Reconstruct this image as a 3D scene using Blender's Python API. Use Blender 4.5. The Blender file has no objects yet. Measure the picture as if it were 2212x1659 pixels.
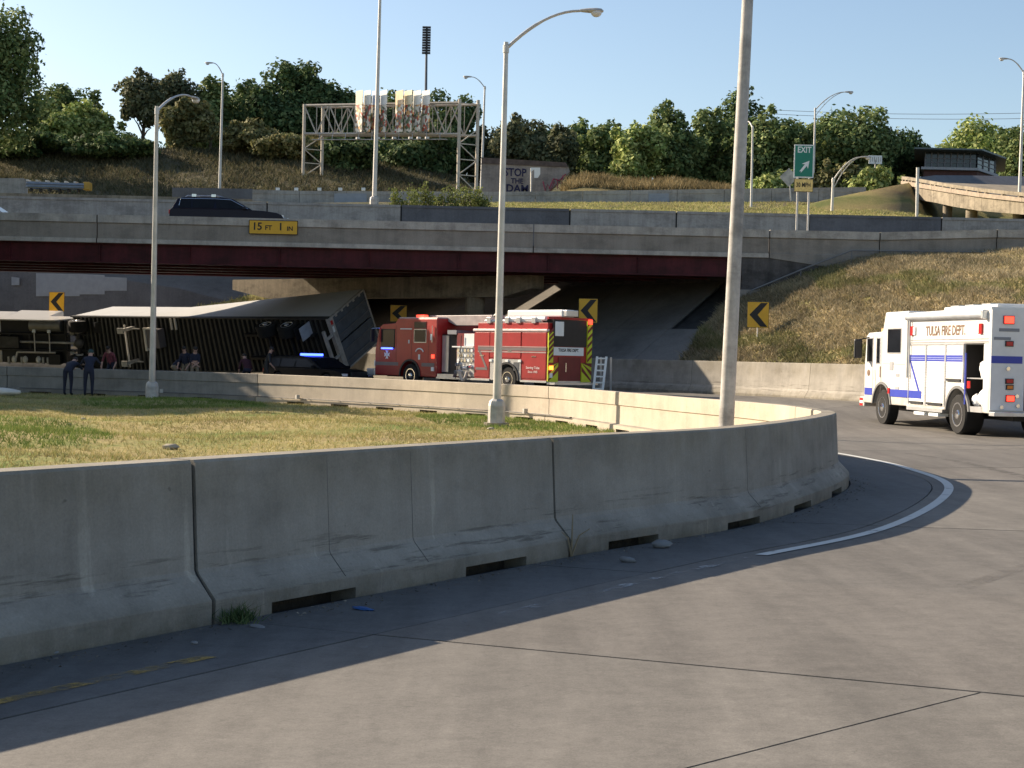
import bpy, math, random
import numpy as np
from mathutils import Vector, Matrix
R = math.radians
S = bpy.context.scene
COL = S.collection
rng = np.random.default_rng(7)
random.seed(7)

# ------------------------------------------------------------------ camera, light, exposure
F, CX, CY, EYE = 3300.0, 1106.0, 829.5, 1.84      # focal length and centre in units of a 2212-wide picture
PITCH, ROLL = math.atan(59.5 / 3300), R(1.3)
FWD = Vector((0, math.cos(PITCH), -math.sin(PITCH)))
UPV = Vector((0, math.sin(PITCH), math.cos(PITCH)))
RGT = Vector((1, 0, 0))
cam_d = bpy.data.cameras.new('camera')
cam = bpy.data.objects.new('camera', cam_d)
COL.objects.link(cam)
cx = RGT * math.cos(ROLL) + UPV * math.sin(ROLL)
cy = -RGT * math.sin(ROLL) + UPV * math.cos(ROLL)
cz = -FWD
cam.matrix_world = Matrix(((cx.x, cy.x, cz.x, 0), (cx.y, cy.y, cz.y, 0), (cx.z, cy.z, cz.z, EYE), (0, 0, 0, 1)))
cam_d.sensor_width = 36
cam_d.lens = 36 * F / 2212
cam_d.clip_start = 0.1
cam_d.clip_end = 6000
S.camera = cam

SUN = Vector((-0.765, 0.415, 0.435)).normalized()     # towards the sun
SUN_EL = math.asin(SUN.z)
world = bpy.data.worlds.new('World')
S.world = world
world.use_nodes = True
wn = world.node_tree
sky = wn.nodes.new('ShaderNodeTexSky')
sky.sky_type = 'NISHITA'
sky.sun_disc = False
sky.sun_elevation = SUN_EL
sky.sun_rotation = math.atan2(SUN.x, SUN.y)
sky.altitude = 200
sky.air_density = 1.0
sky.dust_density = 1.2
sky.ozone_density = 1.0
wn.links.new(sky.outputs[0], wn.nodes['Background'].inputs[0])
wn.nodes['Background'].inputs[1].default_value = 0.08
sun_d = bpy.data.lights.new('sun', 'SUN')
sun_d.energy = 5.0
sun_d.angle = R(0.5)
sun_d.color = (1.0, 0.84, 0.64)
sun_o = bpy.data.objects.new('sun', sun_d)
COL.objects.link(sun_o)
sun_o.rotation_euler = (-SUN).to_track_quat('-Z', 'Y').to_euler()
S.view_settings.view_transform = 'Standard'
S.view_settings.look = 'None'
S.view_settings.gamma = 1
S.view_settings.exposure = 1.1
S.view_settings.use_curve_mapping = False
S.cycles.max_bounces = 6
S.cycles.diffuse_bounces = 3
S.cycles.transparent_max_bounces = 6


def at(vx, vy, Y):
    """the point of the place that the photograph shows at (vx, vy), at distance Y"""
    u, v = vx - CX, CY - vy
    a = u * math.cos(ROLL) - v * math.sin(ROLL)
    b = u * math.sin(ROLL) + v * math.cos(ROLL)
    d = RGT * a + UPV * b + FWD * F
    d = d * (Y / d.y)
    return Vector((d.x, d.y, d.z + EYE))


def gnd(vx, vy, z=0.0):
    d = at(vx, vy, 1.0)
    k = (z - EYE) / (d.z - EYE)
    return Vector((d.x * k, k, z))


# ------------------------------------------------------------------ mesh builder
class MB:
    def __init__(s):
        s.v, s.f, s.m = [], [], []

    def add(s, vs, fs, mat=0):
        n = len(s.v)
        s.v += [Vector(p) for p in vs]
        s.f += [[i + n for i in f] for f in fs]
        s.m += [mat] * len(fs)
        return s

    def poly(s, pts, mat=0):
        return s.add(pts, [list(range(len(pts)))], mat)

    def box(s, c, d, rz=0.0, mat=0, rx=0.0, ry=0.0):
        M = Matrix.Rotation(rz, 3, 'Z') @ Matrix.Rotation(ry, 3, 'Y') @ Matrix.Rotation(rx, 3, 'X')
        c = Vector(c)
        vs = [c + M @ Vector((x * d[0] / 2, y * d[1] / 2, z * d[2] / 2)) for x in (-1, 1) for y in (-1, 1) for z in (-1, 1)]
        return s.add(vs, [[0, 1, 3, 2], [4, 6, 7, 5], [0, 4, 5, 1], [2, 3, 7, 6], [0, 2, 6, 4], [1, 5, 7, 3]], mat)

    def bx(s, x0, x1, y0, y1, z0, z1, mat=0):
        return s.box(((x0 + x1) / 2, (y0 + y1) / 2, (z0 + z1) / 2), (abs(x1 - x0), abs(y1 - y0), abs(z1 - z0)), 0, mat)

    def beam(s, p0, p1, w, h, mat=0, up=None):
        p0, p1 = Vector(p0), Vector(p1)
        d = (p1 - p0).normalized()
        up = Vector(up) if up else Vector((0, 0, 1))
        if abs(d.dot(up)) > .98:
            up = Vector((0, 1, 0))
        a = d.cross(up).normalized() * (w / 2)
        b = a.cross(d).normalized() * (h / 2)
        vs = [p + i * a + j * b for p in (p0, p1) for i, j in ((-1, -1), (1, -1), (1, 1), (-1, 1))]
        return s.add(vs, [[0, 3, 2, 1], [4, 5, 6, 7], [0, 1, 5, 4], [1, 2, 6, 5], [2, 3, 7, 6], [3, 0, 4, 7]], mat)

    def tube(s, pts, r, n=8, mat=0, cap=True):
        pts = [Vector(p) for p in pts]
        rr = r if isinstance(r, (list, tuple)) else [r] * len(pts)
        k0 = len(s.v)
        prev = None
        for i, p in enumerate(pts):
            d = (pts[min(i + 1, len(pts) - 1)] - pts[max(i - 1, 0)]).normalized()
            if prev is None:
                a = d.cross(Vector((0, 0, 1)))
                if a.length < .05:
                    a = d.cross(Vector((0, 1, 0)))
            else:
                a = prev - d * prev.dot(d)
            a.normalize()
            prev = a
            b = d.cross(a)
            for j in range(n):
                t = 2 * math.pi * j / n
                s.v.append(p + (a * math.cos(t) + b * math.sin(t)) * rr[i])
        for i in range(len(pts) - 1):
            for j in range(n):
                q = k0 + i * n
                s.f.append([q + j, q + (j + 1) % n, q + n + (j + 1) % n, q + n + j])
                s.m.append(mat)
        if cap:
            s.f.append([k0 + j for j in range(n)][::-1]); s.m.append(mat)
            q = k0 + (len(pts) - 1) * n
            s.f.append([q + j for j in range(n)]); s.m.append(mat)
        return s

    def extrude(s, pts, vec, mat=0):
        pts = [Vector(p) for p in pts]
        vec = Vector(vec)
        n = len(pts)
        vs = pts + [p + vec for p in pts]
        fs = [list(range(n))[::-1], [n + i for i in range(n)]]
        fs += [[i, (i + 1) % n, n + (i + 1) % n, n + i] for i in range(n)]
        return s.add(vs, fs, mat)

    def ball(s, c, r, nu=10, nv=6, mat=0, jit=0.0):
        c = Vector(c)
        r = r if isinstance(r, (list, tuple)) else (r, r, r)
        vs = [c + Vector((0, 0, -r[2]))]
        for i in range(1, nv):
            a = -math.pi / 2 + math.pi * i / nv
            for j in range(nu):
                t = 2 * math.pi * j / nu
                k = 1 + random.uniform(-jit, jit)
                vs.append(c + Vector((r[0] * math.cos(a) * math.cos(t) * k, r[1] * math.cos(a) * math.sin(t) * k, r[2] * math.sin(a) * k)))
        vs.append(c + Vector((0, 0, r[2])))
        fs = [[0, 1 + (j + 1) % nu, 1 + j] for j in range(nu)]
        for i in range(nv - 2):
            for j in range(nu):
                q = 1 + i * nu
                fs.append([q + j, q + (j + 1) % nu, q + nu + (j + 1) % nu, q + nu + j])
        q = 1 + (nv - 2) * nu
        fs += [[q + j, q + (j + 1) % nu, len(vs) - 1] for j in range(nu)]
        return s.add(vs, fs, mat)

    def grid(s, rows, mat=0, flip=False):
        n = len(rows[0])
        vs = [p for r in rows for p in r]
        fs = []
        for i in range(len(rows) - 1):
            for j in range(n - 1):
                f = [i * n + j, i * n + j + 1, (i + 1) * n + j + 1, (i + 1) * n + j]
                fs.append(f[::-1] if flip else f)
        return s.add(vs, fs, mat)

    def xform(s, M):
        s.v = [M @ p for p in s.v]
        return s

    def build(s, name, mats, parent=None, smooth=False, bevel=0.0, world=True, angle=35, label=None, recalc=True):
        """world=True: the points are world points, shifted to the parent's own origin"""
        me = bpy.data.meshes.new(name)
        off = Vector((0, 0, 0))
        if parent is not None and world:
            p = parent
            while p is not None:
                off += p.location
                p = p.parent
        me.from_pydata([tuple(v - off) for v in s.v], [], s.f)
        mats = mats if isinstance(mats, (list, tuple)) else [mats]
        for m in mats:
            me.materials.append(m)
        if len(mats) > 1:
            me.polygons.foreach_set('material_index', s.m)
        if recalc:
            import bmesh
            bm = bmesh.new()
            bm.from_mesh(me)
            bmesh.ops.recalc_face_normals(bm, faces=bm.faces)
            bm.to_mesh(me)
            bm.free()
        if smooth:
            me.polygons.foreach_set('use_smooth', [True] * len(me.polygons))
            me.set_sharp_from_angle(angle=R(angle))
        me.update()
        o = bpy.data.objects.new(name, me)
        COL.objects.link(o)
        if parent is not None:
            o.parent = parent
        if bevel:
            b = o.modifiers.new('bevel', 'BEVEL')
            b.width = bevel
            b.segments = 2
            b.limit_method = 'ANGLE'
            b.angle_limit = R(40)
        if label:
            o['label'] = label
        return o


def tag(o, label, cat, group=None):
    o['label'] = label
    o['category'] = cat
    if group:
        o['group'] = group
    return o


def thing(name, label, cat, loc=(0, 0, 0), rotz=0.0, group=None):
    o = bpy.data.objects.new(name, None)
    COL.objects.link(o)
    o.location = loc
    o.rotation_euler = (0, 0, rotz)
    o.empty_display_size = .3
    return tag(o, label, cat, group)


def kind(o, k):
    o['kind'] = k
    return o


# ------------------------------------------------------------------ materials
def _new(name):
    m = bpy.data.materials.new(name)
    m.use_nodes = True
    nt = m.node_tree
    return m, nt, nt.nodes['Principled BSDF']


def _noise(nt, scale, vec=None, detail=4, rough=.55):
    n = nt.nodes.new('ShaderNodeTexNoise')
    n.inputs['Scale'].default_value = scale
    n.inputs['Detail'].default_value = detail
    n.inputs['Roughness'].default_value = rough
    if vec is not None:
        nt.links.new(vec, n.inputs['Vector'])
    return n.outputs['Fac']


def _ramp(nt, fac, stops):
    r = nt.nodes.new('ShaderNodeValToRGB')
    while len(r.color_ramp.elements) < len(stops):
        r.color_ramp.elements.new(.5)
    for e, (p, c) in zip(r.color_ramp.elements, stops):
        e.position = p
        e.color = (c[0], c[1], c[2], 1) if isinstance(c, (tuple, list)) else (c, c, c, 1)
    nt.links.new(fac, r.inputs[0])
    return r.outputs[0]


def _mix(nt, fac, a, b, mode='MIX'):
    m = nt.nodes.new('ShaderNodeMix')
    m.data_type = 'RGBA'
    m.blend_type = mode
    for sock, val in ((m.inputs[0], fac), (m.inputs[6], a), (m.inputs[7], b)):
        if hasattr(val, 'is_linked') or isinstance(val, bpy.types.NodeSocket):
            nt.links.new(val, sock)
        elif isinstance(val, (tuple, list)):
            sock.default_value = (val[0], val[1], val[2], 1)
        else:
            sock.default_value = val
    return m.outputs[2]


def _map(nt, scale, coord='Object', rot=(0, 0, 0)):
    tc = nt.nodes.new('ShaderNodeTexCoord')
    mp = nt.nodes.new('ShaderNodeMapping')
    mp.inputs['Scale'].default_value = scale
    mp.inputs['Rotation'].default_value = rot
    nt.links.new(tc.outputs[coord], mp.inputs[0])
    return mp.outputs[0]


def _bump(nt, bsdf, h, strength, dist=.02):
    b = nt.nodes.new('ShaderNodeBump')
    b.inputs['Strength'].default_value = strength
    b.inputs['Distance'].default_value = dist
    nt.links.new(h, b.inputs['Height'])
    nt.links.new(b.outputs[0], bsdf.inputs['Normal'])


def mat(name, col, rough=.5, metal=0.0, var=.12, scale=3.0, bump=0.0, bscale=40, coat=0.0, emit=None, es=0.0):
    m, nt, b = _new(name)
    b.inputs['Roughness'].default_value = rough
    b.inputs['Metallic'].default_value = metal
    if coat:
        b.inputs['Coat Weight'].default_value = coat
        b.inputs['Coat Roughness'].default_value = .08
    v = _map(nt, (1, 1, 1))
    f = _noise(nt, scale, v)
    lo = tuple(c * (1 - var) for c in col)
    hi = tuple(min(1, c * (1 + var)) for c in col)
    nt.links.new(_ramp(nt, f, [(.3, lo), (.7, hi)]), b.inputs['Base Color'])
    if bump:
        _bump(nt, b, _noise(nt, bscale, v), bump)
    if emit:
        b.inputs['Emission Color'].default_value = (*emit, 1)
        b.inputs['Emission Strength'].default_value = es
    return m


def concrete(name, col, dark=.62, streak=.5, big=.5, fine=30, bump=.25, rough=.85):
    """weathered concrete: blotches, vertical run-off streaks and fine grain"""
    m, nt, b = _new(name)
    b.inputs['Roughness'].default_value = rough
    b.inputs['Specular IOR Level'].default_value = .25
    v = _map(nt, (1, 1, 1))
    c = _ramp(nt, _noise(nt, big, v, 6, .65), [(.3, tuple(x * dark for x in col)), (.55, col), (.8, tuple(min(1, x * 1.15) for x in col))])
    st = _ramp(nt, _noise(nt, 1.0, _map(nt, (2.6, 2.6, .22)), 6, .75), [(.34, 1 - streak * .5), (.58, 1.0)])
    c = _mix(nt, 1.0, c, st, 'MULTIPLY')
    st2 = _ramp(nt, _noise(nt, 1.0, _map(nt, (.8, .8, 1.6)), 5, .7), [(.38, 1 - streak * .45), (.5, 1.0), (.7, 1 + streak * .18)])
    c = _mix(nt, 1.0, c, st2, 'MULTIPLY')
    g = _ramp(nt, _noise(nt, fine, v, 3, .7), [(.25, .86), (.75, 1.1)])
    c = _mix(nt, 1.0, c, g, 'MULTIPLY')
    nt.links.new(c, b.inputs['Base Color'])
    _bump(nt, b, _noise(nt, fine * 1.5, v, 4, .7), bump, .01)
    return m


def leafy(name, cols, rough=.75, trans=.22):
    m, nt, b = _new(name)
    b.inputs['Roughness'].default_value = rough
    b.inputs['Specular IOR Level'].default_value = .15
    g = nt.nodes.new('ShaderNodeNewGeometry')
    c = _ramp(nt, g.outputs['Random Per Island'], [(i / max(1, len(cols) - 1), k) for i, k in enumerate(cols)])
    f = _ramp(nt, _noise(nt, .35, _map(nt, (1, 1, 1)), 3), [(.35, .7), (.65, 1.25)])
    c = _mix(nt, 1.0, c, f, 'MULTIPLY')
    nt.links.new(c, b.inputs['Base Color'])
    if trans:
        b.inputs['Transmission Weight'].default_value = 0
        t = nt.nodes.new('ShaderNodeBsdfTranslucent')
        nt.links.new(c, t.inputs[0])
        mx = nt.nodes.new('ShaderNodeMixShader')
        mx.inputs[0].default_value = trans
        nt.links.new(b.outputs[0], mx.inputs[1])
        nt.links.new(t.outputs[0], mx.inputs[2])
        nt.links.new(mx.outputs[0], nt.nodes['Material Output'].inputs[0])
    return m


def turf(name, dry, green, soil, scale=.25):
    m, nt, b = _new(name)
    b.inputs['Roughness'].default_value = .95
    b.inputs['Specular IOR Level'].default_value = .1
    v = _map(nt, (1, 1, 1))
    c = _ramp(nt, _noise(nt, scale, v, 5, .65), [(.36, green), (.52, dry), (.72, soil)])
    c = _mix(nt, 1.0, c, _ramp(nt, _noise(nt, 9, v, 4, .8), [(.3, .6), (.7, 1.25)]), 'MULTIPLY')
    nt.links.new(c, b.inputs['Base Color'])
    _bump(nt, b, _noise(nt, 12, v, 5, .8), .9, .08)
    return m


CONC = concrete('shaded barrier concrete', (.30, .285, .26), dark=.72, streak=.35, big=.9, fine=60)
CONC_PALE = concrete('pale barrier concrete', (.46, .40, .32), dark=.85, streak=.28, big=.8, fine=40)
CONC_BRIDGE = concrete('bridge parapet concrete', (.30, .268, .232), dark=.8, streak=.35, big=.4, fine=20)
CONC_BAND = concrete('light parapet band', (.46, .425, .38), dark=.7, streak=.45, big=1.2, fine=20)
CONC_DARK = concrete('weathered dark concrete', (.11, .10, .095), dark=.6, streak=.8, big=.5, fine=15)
CONC_WALL = concrete('grey retaining wall', (.16, .16, .17), dark=.8, streak=.3, big=.2, fine=10)
CONC_RAMP = concrete('sunlit ramp concrete', (.30, .255, .19), dark=.75, streak=.75, big=.35, fine=10)
CONC_SLOPE = concrete('slope paving', (.20, .185, .165), dark=.65, streak=.2, big=.3, fine=10)
CONC_BAND2 = concrete('median wall concrete', (.40, .375, .34), dark=.85, streak=.5, big=.25, fine=12)
JOINT = mat('dark joint filler', (.03, .03, .03), .9, var=.4)
GALV = mat('galvanised steel', (.50, .48, .45), .45, .35, var=.15, scale=2, bump=.05)
GALV_OLD = mat('weathered galvanised steel', (.42, .40, .37), .55, .25, var=.3, scale=3, bump=.15)
GALV_BRIGHT = mat('bright painted steel', (.62, .58, .52), .5, .1, var=.1)
LENS = mat('lamp lens', (.6, .6, .62), .2, 0, var=.05)
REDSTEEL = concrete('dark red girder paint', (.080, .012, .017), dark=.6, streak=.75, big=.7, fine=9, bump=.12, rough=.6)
BLACK = mat('black plastic', (.012, .012, .014), .5, var=.3)
RUBBER = mat('tyre rubber', (.011, .0105, .010), .92, var=.3, bump=.1)
CHROME = mat('bright chrome', (.75, .75, .76), .18, 1.0, var=.08)
ALU = mat('aluminium', (.62, .62, .62), .35, .7, var=.1)
GLASS = mat('dark vehicle glass', (.010, .012, .016), .14, 0, var=.2)
GLASS.node_tree.nodes['Principled BSDF'].inputs['Specular IOR Level'].default_value = .15
WHITE = mat('white vehicle paint', (.70, .69, .67), .3, 0, var=.03, coat=.5)


def grime(m, z0, z1, tint):
    """road film thrown up over the lower body"""
    nt = m.node_tree
    b = nt.nodes['Principled BSDF']
    c = b.inputs['Base Color'].links[0].from_socket
    tc = nt.nodes.new('ShaderNodeTexCoord')
    sx = nt.nodes.new('ShaderNodeSeparateXYZ')
    nt.links.new(tc.outputs['Object'], sx.inputs[0])
    g = nt.nodes.new('ShaderNodeMapRange')
    g.inputs[1].default_value, g.inputs[2].default_value = z1, z0
    nt.links.new(sx.outputs[2], g.inputs[0])
    mm = nt.nodes.new('ShaderNodeMath'); mm.operation = 'MULTIPLY'
    nt.links.new(g.outputs[0], mm.inputs[0])
    nt.links.new(_ramp(nt, _noise(nt, 2.5, _map(nt, (1, 1, 1)), 5, .7), [(.3, .35), (.65, 1)]), mm.inputs[1])
    nt.links.new(_mix(nt, 1.0, c, _mix(nt, mm.outputs[0], (1, 1, 1), tint), 'MULTIPLY'), b.inputs['Base Color'])


grime(WHITE, .45, 1.5, (.62, .55, .46))
WHITE_FLAT = mat('white panel', (.74, .73, .71), .45, 0, var=.06)
RED = mat('fire engine red', (.36, .016, .018), .4, 0, var=.1, coat=.12)
grime(RED, .4, 1.2, (.6, .55, .5))
RED_DARK = mat('deep red panel', (.16, .014, .018), .4, 0, var=.15)
BLUE = mat('blue stripe', (.03, .05, .36), .4, 0, var=.06)
YELLOW = mat('sign yellow', (.66, .37, .02), .5, 0, var=.06)
LIME = mat('reflective lime', (.55, .62, .03), .4, 0, var=.06)
GREEN = mat('sign green', (.006, .20, .13), .45, 0, var=.06)
INK = mat('black lettering', (.01, .01, .01), .6, var=.1)
NAVY_INK = mat('navy spray paint', (.008, .008, .05), .7, var=.2)
SIGN_WHITE = mat('white lettering', (.78, .8, .78), .5, var=.03)
GOLD = mat('bronze lettering', (.15, .085, .045), .6, 0, var=.2)
AMBER = mat('amber lens', (.7, .2, .02), .3, var=.05)
REDLENS = mat('red lens', (.5, .012, .012), .3, var=.05)
LIT_RED = mat('lit red lamp', (.9, .05, .03), .4, emit=(1, .06, .03), es=1.3)
LIT_BLUE = mat('lit blue lamp', (.1, .12, .9), .4, emit=(.04, .08, 1), es=4.5)
LIT_AMBER = mat('lit amber lamp', (.9, .3, .05), .4, emit=(1, .22, .03), es=2.0)
GREY_PAINT = mat('pale grey paint patch', (.31, .33, .36), .8, var=.08)
WOOD = mat('bark', (.10, .075, .055), .9, var=.3, scale=6, bump=.4)
SKIN = mat('skin', (.42, .24, .17), .6, var=.08)
HAIR = mat('dark hair', (.02, .014, .01), .7, var=.3)
NAVY = mat('navy uniform', (.012, .014, .03), .85, var=.25)
MAROON = mat('maroon shirt', (.05, .010, .016), .85, var=.2)
KHAKI = mat('tan trousers', (.22, .17, .11), .85, var=.2)
SHOE = mat('black shoes', (.012, .011, .01), .6, var=.2)
STRIPE_GREY = mat('grey stripe', (.16, .13, .13), .45, var=.08)

TEXT = {}


def text(s, size, M, name, m, parent, depth=.006, sx=1.0, bold=.022):
    """flat lettering as a mesh part. M: local placement with x along the line and y up"""
    c = bpy.data.curves.new('t', 'FONT')
    c.body = s
    c.size = size
    c.extrude = depth / 2
    c.offset = size * bold
    c.align_x = 'CENTER'
    c.align_y = 'CENTER'
    c.resolution_u = 2
    o = bpy.data.objects.new('t', c)
    COL.objects.link(o)
    bpy.context.view_layer.update()
    me = bpy.data.meshes.new_from_object(o.evaluated_get(bpy.context.evaluated_depsgraph_get()))
    bpy.data.objects.remove(o)
    bpy.data.curves.remove(c)
    me.transform(Matrix.Scale(sx, 4, (1, 0, 0)))
    me.transform(M)
    me.name = name
    me.materials.clear()
    me.materials.append(m)
    r = bpy.data.objects.new(name, me)
    COL.objects.link(r)
    r.parent = parent
    return r


def frame(origin, xdir, ydir):
    x, y = Vector(xdir).normalized(), Vector(ydir).normalized()
    z = x.cross(y).normalized()
    return Matrix(((x.x, y.x, z.x, origin[0]), (x.y, y.y, z.y, origin[1]), (x.z, y.z, z.z, origin[2]), (0, 0, 0, 1)))


# ------------------------------------------------------------------ numpy scatter meshes
def tri_mesh(name, co, m, parent=None, quads=False):
    k = 4 if quads else 3
    n = len(co) // k
    me = bpy.data.meshes.new(name)
    me.vertices.add(n * k)
    me.vertices.foreach_set('co', np.ascontiguousarray(co, dtype=np.float32).ravel())
    me.loops.add(n * k)
    me.loops.foreach_set('vertex_index', np.arange(n * k, dtype=np.int32))
    me.polygons.add(n)
    me.polygons.foreach_set('loop_start', np.arange(0, n * k, k, dtype=np.int32))
    me.materials.append(m)
    me.update()
    me.validate()
    o = bpy.data.objects.new(name, me)
    COL.objects.link(o)
    if parent is not None:
        o.parent = parent
    return o


def blades(name, P, h, w, lean, m, per=3):
    """grass: per blades (one triangle each) at every point of P"""
    P = np.repeat(np.asarray(P, float), per, 0)
    n = len(P)
    P[:, :2] += rng.normal(0, w * 1.5, (n, 2))
    a = rng.uniform(0, 2 * np.pi, n)
    hh = h * rng.uniform(.5, 1.25, n)
    d = np.stack([np.cos(a), np.sin(a), np.zeros(n)], 1)
    tip = P + np.stack([rng.normal(0, lean, n) * hh, rng.normal(0, lean, n) * hh, hh], 1)
    base = P.copy()
    base[:, 2] -= .02
    co = np.stack([base - d * w / 2, base + d * w / 2, tip], 1).reshape(-1, 3)
    return kind(tri_mesh(name, co, m), 'stuff')


# ------------------------------------------------------------------ curves in plan
def spline(pts, step=.25):
    """centripetal-ish Catmull-Rom through plan points, resampled by arc length"""
    p = np.array(pts, float)
    p = np.vstack([2 * p[0] - p[1], p, 2 * p[-1] - p[-2]])
    out = []
    for i in range(1, len(p) - 2):
        for t in np.linspace(0, 1, 40, endpoint=False):
            a, b, c, d = p[i - 1], p[i], p[i + 1], p[i + 2]
            out.append(.5 * ((2 * b) + (-a + c) * t + (2 * a - 5 * b + 4 * c - d) * t * t + (-a + 3 * b - 3 * c + d) * t ** 3))
    out.append(p[-2])
    out = np.array(out)
    seg = np.r_[0, np.cumsum(np.linalg.norm(np.diff(out[:, :2], axis=0), axis=1))]
    return out, seg


class Curve:
    def __init__(s, pts):
        s.p, s.s = spline(pts)
        s.len = s.s[-1]

    def at(s, d):
        return np.array([np.interp(d, s.s, s.p[:, k]) for k in range(s.p.shape[1])])

    def tan(s, d):
        a, b = s.at(max(0, d - .6))[:2], s.at(min(s.len, d + .6))[:2]
        t = b - a
        return t / np.linalg.norm(t)

    def off(s, d, t, z=0.0):
        """point at arc length d, t metres to the right of the line"""
        q, v = s.at(d), s.tan(d)
        return Vector((q[0] + v[1] * t, q[1] - v[0] * t, z))

    def near(s, x, y):
        return float(s.s[np.argmin((s.p[:, 0] - x) ** 2 + (s.p[:, 1] - y) ** 2)])

# ================================================================== THE PLAN
INNER = Curve([(-11, -4), (-8.4, .6), (-5.85, 4.75), (-3.2, 8.92), (.36, 14.42), (2.6, 17.7), (4.72, 22.9), (5.15, 26.5), (5.0, 29.6), (4.3, 33.2), (3.0, 38), (1.1, 43.9),
               (-1.8, 47.7), (-4.9, 51.3), (-9.9, 55.7), (-15, 58), (-20, 59.3), (-28, 60), (-38, 60)])
OUTER = Curve([(11, -8), (15, 2), (17.4, 14), (18.3, 24), (18.0, 33), (16.7, 41), (14.8, 47.6), (12.2, 53.3), (9.0, 60.4), (5.75, 64.4), (4.05, 66.1), (-4.4, 74.2), (-12, 80.6), (-20, 83.9), (-30, 86.3), (-42, 87)])

# road surface height: thin-plate fit through levels read off the wheels and barrier feet
_cp = [(INNER.off(d, .33).x, INNER.off(d, .33).y, 0.0) for d in np.arange(2, INNER.len - 20, 4)]
_cp += [(INNER.off(d, .33).x, INNER.off(d, .33).y, 0.12) for d in np.arange(INNER.len - 19, INNER.len, 4)]
_cp += [(OUTER.off(d, -.4).x, OUTER.off(d, -.4).y, .55) for d in np.arange(0, OUTER.len, 5)]
_cp += [(0, 0, .3), (4, 3, .38), (11.8, 39.7, .085), (14, 39.5, .1), (10.9, 44.9, .12), (13.4, 45.2, .14), (.6, 59.7, .47), (2.6, 58.5, .47), (-3.8, 64, .46), (-2.5, 65.6, .48), (-8, 71, .5), (-20, 79, .55)]
_cp = np.array(_cp)


def _tps(r2):
    return np.where(r2 > 0, r2 * np.log(np.maximum(r2, 1e-9)), 0) * .5


_n = len(_cp)
_A = np.zeros((_n + 3, _n + 3))
_d2 = ((_cp[:, None, :2] - _cp[None, :, :2]) ** 2).sum(-1)
_A[:_n, :_n] = _tps(_d2) + np.eye(_n) * .5
_A[:_n, _n:] = np.c_[np.ones(_n), _cp[:, :2]]
_A[_n:, :_n] = _A[:_n, _n:].T
_w = np.linalg.solve(_A, np.r_[_cp[:, 2], 0, 0, 0])


def zroad(x, y):
    r2 = (_cp[:, 0] - x) ** 2 + (_cp[:, 1] - y) ** 2
    return float(_tps(r2) @ _w[:_n] + _w[_n] + _w[_n + 1] * x + _w[_n + 2] * y)


def side(curve, x, y):
    """signed distance to the right of a plan curve"""
    i = int(np.argmin((curve.p[:, 0] - x) ** 2 + (curve.p[:, 1] - y) ** 2))
    t = curve.tan(curve.s[i])
    return (x - curve.p[i, 0]) * t[1] - (y - curve.p[i, 1]) * t[0]


# ------------------------------------------------------------------ ground sheet to the horizon
g = MB()
g.grid([[Vector((x, y, -.6 if y < 100 else -.6)) for x in (-4000, -60, 60, 4000)] for y in (-300, 0, 95, 4000)])
ground = kind(g.build('ground', turf('dry ground', (.17, .14, .08), (.07, .085, .03), (.14, .11, .07), .02)), 'structure')

# ------------------------------------------------------------------ concrete ramp road: underlay and slabs
def pavement(name, col):
    m, nt, b = _new(name)
    b.inputs['Roughness'].default_value = .8
    b.inputs['Specular IOR Level'].default_value = .3
    v = _map(nt, (1, 1, 1))
    c = _ramp(nt, _noise(nt, .22, v, 5, .6), [(.3, tuple(x * .86 for x in col)), (.7, tuple(x * 1.08 for x in col))])
    # rubbed wheel paths and drag marks run along the lane
    st = _ramp(nt, _noise(nt, 1.0, _map(nt, (2.2, .22, 1), rot=(0, 0, R(33))), 4, .65), [(.34, .76), (.62, 1.05)])
    c = _mix(nt, .9, c, st, 'MULTIPLY')
    c = _mix(nt, 1.0, c, _ramp(nt, _noise(nt, 5, v, 6, .75), [(.3, .80), (.7, 1.12)]), 'MULTIPLY')
    c = _mix(nt, 1.0, c, _ramp(nt, _noise(nt, 90, v, 3, .7), [(.25, .74), (.75, 1.18)]), 'MULTIPLY')
    c = _mix(nt, 1.0, c, _ramp(nt, _noise(nt, 24, v, 4, .75), [(.28, .86), (.7, 1.08)]), 'MULTIPLY')
    sp = _ramp(nt, _noise(nt, 13, v, 2, .5), [(.70, 1.0), (.78, .72)])
    c = _mix(nt, .7, c, sp, 'MULTIPLY')
    nt.links.new(c, b.inputs['Base Color'])
    _bump(nt, b, _noise(nt, 120, v, 4, .7), .35, .006)
    return m


PAVE = [pavement('worn concrete pavement', (.165, .153, .138)), pavement('worn concrete pavement, greyer', (.155, .145, .132)), pavement('worn concrete pavement, paler', (.174, .163, .147))]
PAVE_EDGE = pavement('grimy gutter pavement', (.136, .134, .130))
s_a, s_b = INNER.near(-1.72, 10.35), INNER.near(-.55, 12.75)
s_b = INNER.near(.05, 13.6)
s_c = INNER.near(4.55, 22.3)
_js = [s_a - 4.4 * k for k in (4, 3, 2, 1)] + [s_a, s_b, (s_b + s_c) / 2, s_c]
while _js[-1] < INNER.len - 5:
    _js.append(_js[-1] + 4.6)
_js = [j for j in _js if j > 0]
_te_near = [.36, 1.56, 5.1, 9.4, 15.2]
_te_far = [.36, 1.56, 9.4, 15.2]
und = MB()
und.grid([[(lambda p: Vector((p.x, p.y, zroad(p.x, p.y) - .028)))(INNER.off(d, t)) for t in (.2, 1.5, 3, 4.5, 6, 7.5, 9, 10.5, 12, 13.5, 15.2)] for d in np.arange(0, INNER.len, .9)])
road = kind(und.build('road', JOINT, smooth=True), 'structure')
random.seed(3)
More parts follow.
